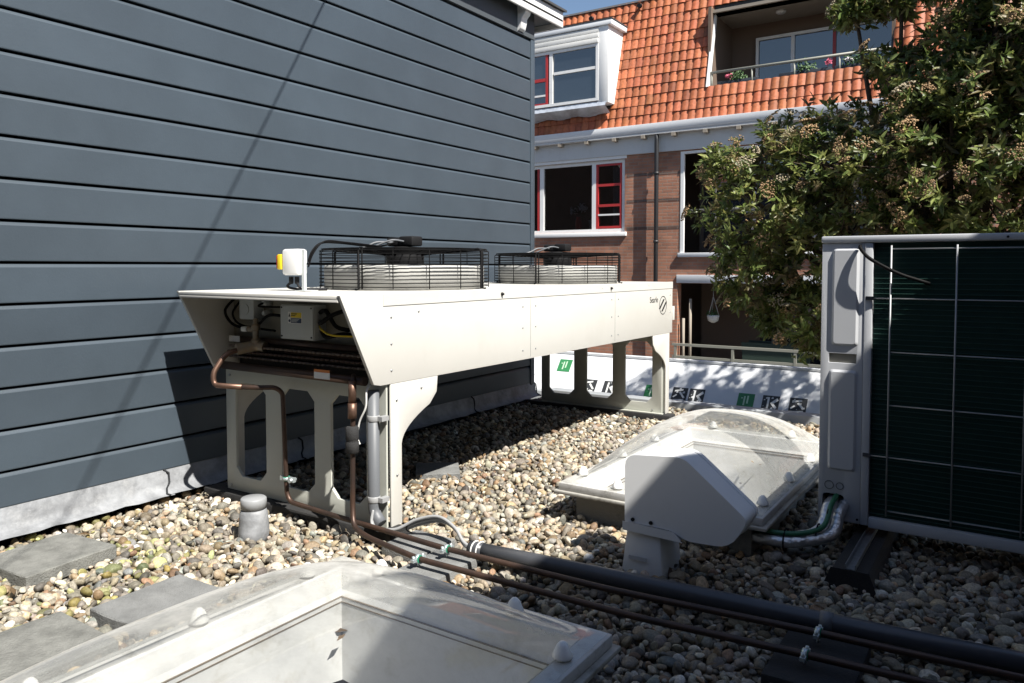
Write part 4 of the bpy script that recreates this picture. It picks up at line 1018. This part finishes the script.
# dormer
dm = obj('dormer', box(BM(), -10.2,-7.30, 14.74,15.9, 4.86,6.46), M['white'], ab, bevel=.01)
bm = BM(); box(bm, -10.3,-7.22, 14.66,16.0, 6.461,6.57); obj('dormer_roof', bm, M['gutter'], dm, bevel=.015)
bm = BM(); box(bm, -10.3,-7.21, 14.655,16.01, 6.571,6.595); obj('dormer_capping', bm, M['roofdark'], dm)
wd = window((-10.1,-7.53,4.92,6.12), 14.68, [('v',-8.69,4.97,6.07,.085,WP),('v',-8.80,4.97,6.07,.05,RP),('h',5.62,-8.62,-7.58,.06,WP),('h',5.52,-10.0,-8.83,.07,RP),('h',5.18,-10.0,-8.83,.04,WP),('h',4.99,-10.0,-8.83,.05,RP)], dm, WP, depth=.06, fw=.06)
bm = BM()
for k in range(3): box(bm, -10.1,-7.53, 14.655+.01*k,14.735, 6.125+.11*k,6.225+.11*k)
obj('shutter_box', bm, M['greywhite'], dm, bevel=.006)
bm = BM(); box(bm, -7.53,-7.30, 14.69,14.738, 4.86,6.455); obj('corner_trim', bm, M['white'], dm, bevel=.005)
bm = BM(); n = 40; rowsv=[]
for k in range(n+1):
    x = -10.2+2.85*k/n; wv = .02*math.sin(x*2*math.pi/tw)
    rowsv.append([bm.verts.new((x,14.70,4.90)), bm.verts.new((x,14.655-wv*.5,4.80)), bm.verts.new((x,roof_y(4.66)-.075-wv,4.66+.02*math.sin(x*9)))])
for A,B in zip(rowsv,rowsv[1:]):
    for j in range(2): bm.faces.new((A[j],A[j+1],B[j+1],B[j]))
obj('lead_apron', bm, M['lead_skysheen'], dm, smooth=True, angle=80)
# roof loggia
bm = BM(); box(bm, LG[0],LG[1], FY+1.55,FY+1.6, 4.9,6.6, 0); box(bm, LG[0]-.06,LG[0]-.001, FY+.2,FY+1.6, 4.9,6.6, 0); box(bm, LG[1]+.001,LG[1]+.06, FY+.2,FY+1.6, 4.9,6.6,0); box(bm, LG[0],LG[1],FY+.15,FY+1.6,4.86,4.9,0)
obj('loggia_wall', bm, M['insidewall'], ab)
bm = BM(); box(bm, LG[0]-.05,LG[1]+.05, FY+.30,FY+1.6, 6.50,6.56); obj('loggia_ceiling', bm, M['ceil'], ab)
bm = BM(); lathe(bm, [(.1,6.50),(.1,6.46),(.07,6.44),(0,6.435)], (-4.1,FY+.9,0), 'Z', 16); obj('ceiling_lamp', bm, M['pot'], ab)
bm = BM(); prism(bm, [(FY+.36,6.50),(FY+.62,6.50),(FY+.62,6.58),(FY+.36,6.58)], 'X', LG[0]-.12,LG[1]+.12); obj('loggia_fascia', bm, M['pipeblack'], ab)
bm = BM()
prism(bm, [(roof_y(5.0)-.06,4.98),(roof_y(5.0)+.05,4.98),(roof_y(6.5)+.05,6.5),(roof_y(6.5)-.06,6.5)], 'X', LG[0]-.03,LG[0]+.02); obj('loggia_jamb', bm, M['white'], ab)
wl = window((-4.75,-2.1,4.92,6.2), FY+1.47, [('v',-4.0,4.98,6.14,.07,WP),('v',-3.2,4.98,6.14,.06,RP),('h',5.25,-4.68,-2.15,.05,WP)], ab, WP, fw=.06)
lr = obj('loggia_railing', tube(BM(), [(LG[0],FY+.14,5.27),(LG[1],FY+.14,5.27)], .028, 8), M['railing'], ab)
for k in range(5):
    x = LG[0]+.05+(LG[1]-LG[0]-.1)*k/4
    bm = BM(); tube(bm, [(x,FY+.14,4.92),(x,FY+.14,5.245)], .018, 6); obj('post', bm, M['railing'], lr)
# things on the loggia and gallery
def clump(bm, c, r, n, sz, flat=.6):
    for _ in range(n):
        d = Vector((random.gauss(0,1),random.gauss(0,1),random.gauss(0,flat))).normalized()*r*random.uniform(.3,1)
        p = Vector(c)+d; q = Vector((random.gauss(0,1),random.gauss(0,1),random.gauss(0,1))).normalized(); w_ = q.orthogonal().normalized()
        e = q.cross(w_)
        vs = [bm.verts.new(p+a) for a in (q*sz, w_*sz*.5+e*sz*.1, -q*sz, -w_*sz*.5+e*sz*.1)]; bm.faces.new(vs)
for (x0,x1,lab,pk) in ((-5.15,-4.35,'dark window box with pink blossom at the loggia corner',(-4.92,'pink')),(-3.95,-3.0,'dark window box with green plant in the middle of the loggia rail',(-3.05,'pink')),(-2.95,-2.3,'dark window box with white flowers near the tree on the loggia',(-2.7,'whitepetal'))):
    pl = thing('flower_box', lab, 'flower box', ((x0+x1)/2,FY+.3,4.9), 'flower boxes along the roof loggia')
    bm = BM(); box(bm, x0,x1, FY+.22,FY+.42, 4.91,5.10); obj('box', bm, M['planterbox'], pl, bevel=.01)
    bm = BM(); clump(bm, ((x0+x1)/2,FY+.3,5.16), .20, 160, .035); obj('foliage', bm, M['plant'], pl)
    bm = BM(); clump(bm, (pk[0],FY+.24,5.19), .07, 70, .025); obj('blossom', bm, M[pk[1]], pl)
hb = thing('hanging_pot', 'white hanging pot on cords under the brick lintel', 'hanging pot', (-5.22,FY+.35,.30))
bm = BM(); lathe(bm, [(.03,.26),(.10,.30),(.125,.40),(.115,.42),(.10,.40),(.0,.39)], (-5.22,FY+.35,0), 'Z', 18); obj('bowl', bm, M['pot'], hb)
bm = BM()
for k in range(3):
    a = 2.1*k; tube(bm, [(-5.22+.115*math.cos(a),FY+.35+.115*math.sin(a),.42),(-5.22,FY+.35,.80),(-5.22,FY+.35,1.07)], .008, 5)
obj('cord', bm, M['curtain'], hb)
bm = BM(); clump(bm, (-5.22,FY+.35,.45), .13, 60, .03); obj('foliage', bm, M['plant'], hb)
pt = thing('potted_tree', 'dark green planter with pinkish stem on the gallery', 'planter', (-4.0,FY+.5,-.8))
bm = BM(); prism(bm, [(-4.55,-.79),(-3.45,-.79),(-3.40,-.12),(-4.60,-.12)], 'Y', FY+.3,FY+.8); obj('pot', bm, mat('dark green planter',(.025,.045,.035),.6), pt, bevel=.02)
bm = BM(); tube(bm, [(-4.05,FY+.55,-.12),(-4.02,FY+.55,.2),(-4.06,FY+.55,.55)], .05, 8); obj('stem', bm, M['ceil'], pt)
bm = BM(); clump(bm, (-4.05,FY+.55,.7), .35, 250, .06); obj('foliage', bm, M['plant'], pt)
vf = thing('flower_vase', 'red vase of pale flowers on the sill behind the big window', 'vase', (-8.35,FY+.34,2.24))
bm = BM(); box(bm, -9.8,-7.0, FY+.221,FY+.50, 2.16,2.235); obj('inner_sill', bm, M['greywhite'], w1)
bm = BM(); lathe(bm, [(.05,2.236),(.07,2.30),(.075,2.40),(.05,2.50),(.06,2.53)], (-8.35,FY+.34,0), 'Z', 16); obj('vase', bm, M['red'], vf)
bm = BM(); clump(bm, (-8.35,FY+.34,2.66), .16, 90, .035); obj('foliage', bm, M['plant'], vf)
bm = BM(); clump(bm, (-8.45,FY+.30,2.66), .10, 70, .035); clump(bm, (-8.22,FY+.30,2.72), .12, 90, .035); obj('blossom', bm, M['whitepetal'], vf)
pp = thing('window_pot', 'pale plant pot on the inner sill near the red sash', 'plant pot', (-7.98,FY+.36,2.24))
bm = BM(); lathe(bm, [(.08,2.236),(.11,2.42),(.115,2.44),(.10,2.43),(0,2.42)], (-7.98,FY+.36,0), 'Z', 16); obj('pot', bm, M['pot'], pp)
bm = BM(); clump(bm, (-7.98,FY+.36,2.50), .10, 60, .03); obj('foliage', bm, M['plant'], pp)

# ------------------------------------------------------------------ canopy with printed squares beyond the roof edge
CY0, CZ0, CY1, CZ1 = 9.0, -.395, 9.44, .175
cn = thing('sloping_canopy', 'white sloping canopy printed with green and black squares beyond the roof edge', 'canopy', (-4,9.2,-.5))
def cpt(x, t, off=0.):
    n = Vector((0,-(CZ1-CZ0),(CY1-CY0))).normalized()
    return Vector((x, CY0+(CY1-CY0)*t, CZ0+(CZ1-CZ0)*t))+n*off
bm = BM(); prism(bm, [(CY0,CZ0),(CY1,CZ1),(CY1+.1,CZ1),(CY1+.1,CZ0-.3),(CY0,CZ0-.3)], 'X', -9.5, 1.5); obj('sheet', bm, M['canopy'], cn)
bm = BM(); box(bm, -9.5,1.5, CY1-.01,CY1+.10, CZ1+.002,CZ1+.03); obj('top_trim', bm, M['gutter'], cn)
for k in range(5):
    x = -8.2+2.05*k
    bm = BM(); vs = [bm.verts.new(cpt(x+a, t, o)) for a,t,o in ((0,.01,.003),(.025,.01,.003),(.025,.99,.003),(0,.99,.003))]
    bm.faces.new(vs); obj('seam', bm, M['gutter'], cn)
def cquad(bm, x0,t0,x1,t1,off,mi, sk=0.):
    bm.faces.new([bm.verts.new(cpt(x,t,off)) for x,t in ((x0,t0),(x1,t0),(x1+sk,t1),(x0+sk,t1))]).material_index = mi
def square(x, t0, t1, w_, green, kind):
    bm = BM(); cquad(bm, x,t0,x+w_,t1,.004,0)
    H_ = t1-t0
    if green:
        cquad(bm, x+w_*.36,t0+H_*.16,x+w_*.46,t0+H_*.80,.007,1); cquad(bm, x+w_*.56,t0+H_*.30,x+w_*.66,t0+H_*.84,.007,1)
        cquad(bm, x+w_*.20,t0+H_*.62,x+w_*.30,t0+H_*.70,.007,1)
        obj('printed_square', bm, [M['print_green'],M['print_pale_green']], cn)
    else:
        def tri(pts): bm.faces.new([bm.verts.new(cpt(x+w_*a,t0+H_*b,.007)) for a,b in pts]).material_index = 1
        if kind % 2 == 0:
            tri([(.30,.10),(.42,.10),(.42,.88),(.30,.88)]); tri([(.48,.48),(.86,.86),(.96,.70),(.58,.38)]); tri([(.52,.44),(.80,.08),(.92,.20),(.66,.50)])
        else:
            tri([(.15,.78),(.70,.90),(.70,.78),(.15,.66)]); tri([(.55,.70),(.90,.30),(.80,.22),(.45,.62)]); tri([(.15,.10),(.85,.16),(.85,.06),(.15,.0)]); tri([(.08,.3),(.3,.5),(.36,.42),(.14,.22)])
        for _ in range(6):
            a, b = random.uniform(.04,.8), random.uniform(.04,.85); d = random.uniform(.05,.16)
            tri([(a,b),(min(.97,a+d),b+.02),(min(.97,a+d*.7),min(.98,b+d)),(a,min(.98,b+d*.6))])
        obj('printed_square', bm, [M['print_dark'],M['print_pale']], cn)
for (x,g,k) in ((-7.4,0,0),(-7.1,0,1),(-6.8,1,0),(-6.2,0,0),(-5.9,0,1),(-4.90,0,1),(-4.60,0,0),(-4.00,1,0),(-3.52,0,1),(-3.41,0,0),(-2.80,1,0),(-2.51,0,0),(-2.20,0,1),(-1.6,1,0),(-1.3,0,0),(-1.0,0,1)):
    if x == -3.52: x = -3.63
    square(x, .21, .48, .195, g, k)
square(-5.38, .60, .87, .20, 1, 0)
# lower flat roof of the canopy building, with a dark rooflight
bm = BM(); box(bm, -9.5,1.5, 7.6,8.998, -.75,-.45); tag(obj('canopy_ledge', bm, M['ledge'], bevel=.01), 'pale grey flat ledge at the foot of the white canopy', 'ledge')
dl = thing('dark_rooflight', 'dark glass rooflight with pale rim half hidden behind the heat pump', 'rooflight', (-1.5,8.4,-.45))
bm = BM(); pts = rounded([(-2.2,8.0),(-1.0,8.0),(-1.0,8.85),(-2.2,8.85)], .25, 6); A=[bm.verts.new((x,y,-.449)) for x,y in pts]; B=[bm.verts.new((-1.6+(x+1.6)*.93,8.42+(y-8.42)*.93,-.36)) for x,y in pts]; n=len(A)
for k in range(n): bm.faces.new((A[k],A[(k+1)%n],B[(k+1)%n],B[k]))
obj('rim', bm, M['skyframe'], dl, smooth=True)
bm = BM(); prev=None
for q in range(6):
    s_ = .92*math.cos(q/5*1.45); z = -.36+.13*math.sin(q/5*1.57)
    cur=[bm.verts.new((-1.6+(x+1.6)*s_,8.42+(y-8.42)*s_,z)) for x,y in pts]
    if prev:
        for k in range(n): bm.faces.new((prev[k],prev[(k+1)%n],cur[(k+1)%n],cur[k]))
    prev=cur
bm.faces.new(prev); obj('pane', bm, M['glass'], dl, smooth=True)

# ------------------------------------------------------------------ tree
tr = thing('flowering_tree', 'dark evergreen tree with faded beige blossom in front of the brick apartments', 'tree', (-.55,8.0,STREET))
trk = BM()
base = Vector((-.45,8.1,STREET))
LOBES = [  # centre, radii
 ((-2.05,7.75,1.95),(.72,.75,.80)), ((-1.75,7.9,2.5),(.58,.7,.44)), ((-2.15,7.6,1.35),(.42,.5,.55)), ((-1.25,7.7,2.2),(.80,.85,.72)),
 ((-.55,7.7,3.1),(.42,.7,.55)), ((-.15,7.6,3.9),(.60,.9,.75)), ((.35,7.6,2.9),(.9,1.,.9)), ((-.45,7.5,2.3),(1.0,.9,.8)), ((-1.4,7.8,1.6),(.8,.8,.7)),
 ((-.3,7.7,1.5),(1.0,.9,.7)), ((-1.62,7.5,.92),(.26,.35,.36)), ((.9,7.9,3.9),(.9,1.,.9)), ((.7,7.9,1.9),(.9,.9,.9)), ((-1.28,7.55,3.66),(.20,.3,.13)), ((-.92,7.55,3.78),(.26,.3,.20)), ((-1.02,7.55,3.2),(.22,.4,.20)), ((-2.45,7.65,2.35),(.28,.4,.28)), ((.2,7.8,4.6),(.9,.9,.5)), ((-.25,7.9,2.95),(.8,.8,.6)), ((.15,7.7,3.6),(.6,.7,.5)), ((.4,7.6,2.4),(.7,.7,.5)), ((-.5,7.3,2.75),(.5,.4,.5)), ((-.15,7.3,3.3),(.5,.4,.5)), ((.1,7.4,2.6),(.5,.4,.6)), ((-.7,7.45,2.1),(.6,.4,.5)), ((-.1,7.3,4.0),(.5,.4,.5)), ((-2.0,7.65,.98),(.22,.3,.25)),
]
def limb(a, b, r0, r1, sag=.1):
    a = Vector(a); b = Vector(b); m_ = (a+b)/2+Vector((random.uniform(-.12,.12),random.uniform(-.12,.12),sag))
    p = smooth_path([a,m_,b], 6); n_ = len(p); tube(trk, p, [r0+(r1-r0)*i/(n_-1) for i in range(n_)], 8)
fork = Vector((-.6,8.0,.2))
tube(trk, smooth_path([base, base+Vector((.08,0,1.6)), fork], 6), [.17-.05*i/12 for i in range(13)], 12)
LV=[];LT=[];FV=[];FT=[]
tips = []
for (c,rad) in LOBES:
    c = np.array(c); rad = np.array(rad)
    limb(fork+Vector((random.uniform(-.05,.05),0,random.uniform(-.1,.4))), c-np.array([0,0,rad[2]*.3]), .04, .014)
    vol = rad[0]*rad[1]*rad[2]
    nt_ = int(400*vol**.66)+40
    for _ in range(nt_):
        d = rng.normal(size=3); d /= np.linalg.norm(d)
        rr = rng.uniform(.30,1.0)**.40*(1+.16*math.sin(d[0]*5+c[0]*3)*math.sin(d[2]*6+c[1]))
        p = c+d*rad*rr
        if math.sin(p[0]*6.1+p[2]*3.3)*math.sin(p[2]*7.3-p[1]*4.1+1)*math.sin(p[1]*5.7+p[0]*2.9) < -.42: continue
        tips.append((p, d, rr))
        if rng.random() < .14:
            q = c+d*rad*rr*.35
            tube(trk, [Vector(q),Vector((q+p)/2+rng.normal(0,.03,3)),Vector(p)], [.010,.007,.004], 4, caps=False)
def leaf(p, axis, nrm, L_, W_, col):
    """a folded, slightly curled leaf: 8 verts, 6 tris"""
    side = np.cross(axis, nrm); side /= np.linalg.norm(side)+1e-9
    cu = rng.uniform(.02,.22)*L_; fold = .18*W_
    a0 = p; a1 = p+axis*L_*.45+nrm*.0; a2 = p+axis*L_-nrm*cu
    l1 = p+axis*L_*.30+side*W_*.5+nrm*fold; r1 = p+axis*L_*.30-side*W_*.5+nrm*fold
    l2 = p+axis*L_*.68+side*W_*.36+nrm*(fold*.7-cu*.4); r2 = p+axis*L_*.68-side*W_*.36+nrm*(fold*.7-cu*.4)
    LV.append(np.array([a0,l1,l2,a2,r2,r1,a1-nrm*cu*.15])); LT.append(np.tile(col,(7,1)))
LFT = np.array([(0,6,1),(1,6,2),(2,6,3),(3,6,4),(4,6,5),(5,6,0)])
UP = np.array([0,0,1.])
for (p,d,rr) in tips:
    out = d*.8+UP*.45+rng.normal(0,.35,3); out /= np.linalg.norm(out)
    n_ = rng.integers(8,15)
    hue = rng.random()
    base_c = np.array([.125,.165,.045]) if hue < .40 else (np.array([.27,.30,.095]) if hue < .84 else np.array([.20,.17,.08]))
    for k in range(n_):
        a = k*2.4+rng.uniform(-.3,.3); t1 = np.cross(out,[.3,.9,.2]); t1 /= np.linalg.norm(t1); t2 = np.cross(out,t1)
        sp_ = rng.uniform(.45,1.25)
        ax = out*math.cos(sp_)+(t1*math.cos(a)+t2*math.sin(a))*math.sin(sp_)-UP*rng.uniform(0,.35); ax /= np.linalg.norm(ax)
        nr = out-ax*np.dot(out,ax)+rng.normal(0,.25,3); nr -= ax*np.dot(nr,ax); nr /= np.linalg.norm(nr)
        q = p-out*rng.uniform(-.02,.12)+rng.normal(0,.012,3)
        leaf(q, ax, nr, rng.uniform(.065,.12), rng.uniform(.024,.04), base_c*rng.uniform(.65,1.35)*(1+rng.normal(0,.06,3)))
    if rr > .86 and rng.random() < .40 and d[2] > -.7:      # flat blossom head
        cc = np.array([.40,.27,.15])*rng.uniform(.75,1.2) if rng.random() < .7 else np.array([.42,.36,.25])
        R_ = rng.uniform(.04,.10)
        for k in range(int(34*R_/.05)):
            a = rng.uniform(0,6.28); r_ = R_*math.sqrt(rng.random())
            q = p+out*(.05+.02*math.cos(r_/R_*1.5))+(t1*math.cos(a)+t2*math.sin(a))*r_
            s2 = rng.uniform(.006,.012); e1 = rng.normal(size=3); e1 /= np.linalg.norm(e1); e2 = np.cross(e1, out); e2 /= np.linalg.norm(e2)+1e-9; e3 = np.cross(e1,e2)
            FV.append(np.array([q+e1*s2,q+e2*s2,q-e1*s2,q-e2*s2,q+e3*s2,q-e3*s2])); FT.append(np.tile(cc*rng.uniform(.7,1.25),(6,1)))
n = len(LV); F_ = (LFT[None]+(np.arange(n)*7)[:,None,None]).reshape(-1,3)
cro = np_mesh('crown', np.concatenate(LV), F_, M['leaf'], tr, np.concatenate(LT).clip(0,1), smooth=False)
OCT = np.array([(0,1,4),(1,2,4),(2,3,4),(3,0,4),(1,0,5),(2,1,5),(3,2,5),(0,3,5)])
n = len(FV); F_ = (OCT[None]+(np.arange(n)*6)[:,None,None]).reshape(-1,3)
np_mesh('blossom', np.concatenate(FV), F_, M['flower'], cro, np.concatenate(FT).clip(0,1), smooth=False)
obj('trunk', trk, M['bark'], tr, smooth=True)

# ------------------------------------------------------------------ the neighbour whose eaves shade this corner of the roof
EZ = 4.4
def foot(o):      # footprint, pulled in by o; unseen rear wing added to block sky light
    return [(1.33+o,1.45),(2.42+o,4.9-o),(7.5,4.9-o),(7.5,-6.),(-4.2+o,-6.),(-4.2+o,-1.9-o),(1.33+o,-1.9-o)]
nb_ = thing('neighbour_house', 'dark brick house beside the roof casting the large shadow, plus an added sky-blocking wing', 'house', (4.4,0,STREET))
bm = BM(); prism(bm, foot(.25), 'Z', STREET, EZ-.1); obj('wall', bm, M['brickdark'], nb_)
bm = BM(); prism(bm, foot(0), 'Z', EZ-.099, EZ); obj('eaves', bm, M['greywhite'], nb_)
bm = BM(); prism(bm, foot(.1), 'Z', EZ+.001, EZ+.2); obj('roof', bm, M['roofdark'], nb_)
for k in range(3):
    a = -1.7+1.3*k
    wf = obj('window', box(BM(), 1.53,1.579, a,a+.9, 1.4,2.8), M['white'], nb_); obj('pane', box(BM(), 1.52,1.529, a+.08,a+.82, 1.48,2.72), M['glass'], wf)
# a row of houses across the yard behind the viewer, seen only in the window glass
rh = thing('row_house', 'brick row house with pitched orange roof behind the viewer, mirrored in the windows', 'house', (-6,-17,STREET))
bm = BM(); box(bm, -45,6,-22,-13, STREET,3.2); obj('wall', bm, M['brick'], rh)
bm = BM(); prism(bm, [(-12.6,3.201),(-17.5,7.6),(-22.4,3.201)], 'X', -45,6.3); obj('roof', bm, M['tileplain'], rh)
bm = BM(); prism(bm, [(-30,STREET),(-17,STREET),(-17,4.2),(-23.5,10.5),(-30,4.2)], 'Y', -12.5,-12.2); obj('gable_wall', bm, M['brickdark'], rh)
# overhead cable between the two houses
bm = BM(); tube(bm, smooth_path([(-4.25,4.80,4.92),(-3.3,3.67,4.66),(-1.3,1.29,4.30),(.80,-1.2,4.05)], 10), .006, 6)
tag(obj('overhead_cable', bm, M['black']), 'thin black cable strung from the clad house to the neighbour house', 'cable')
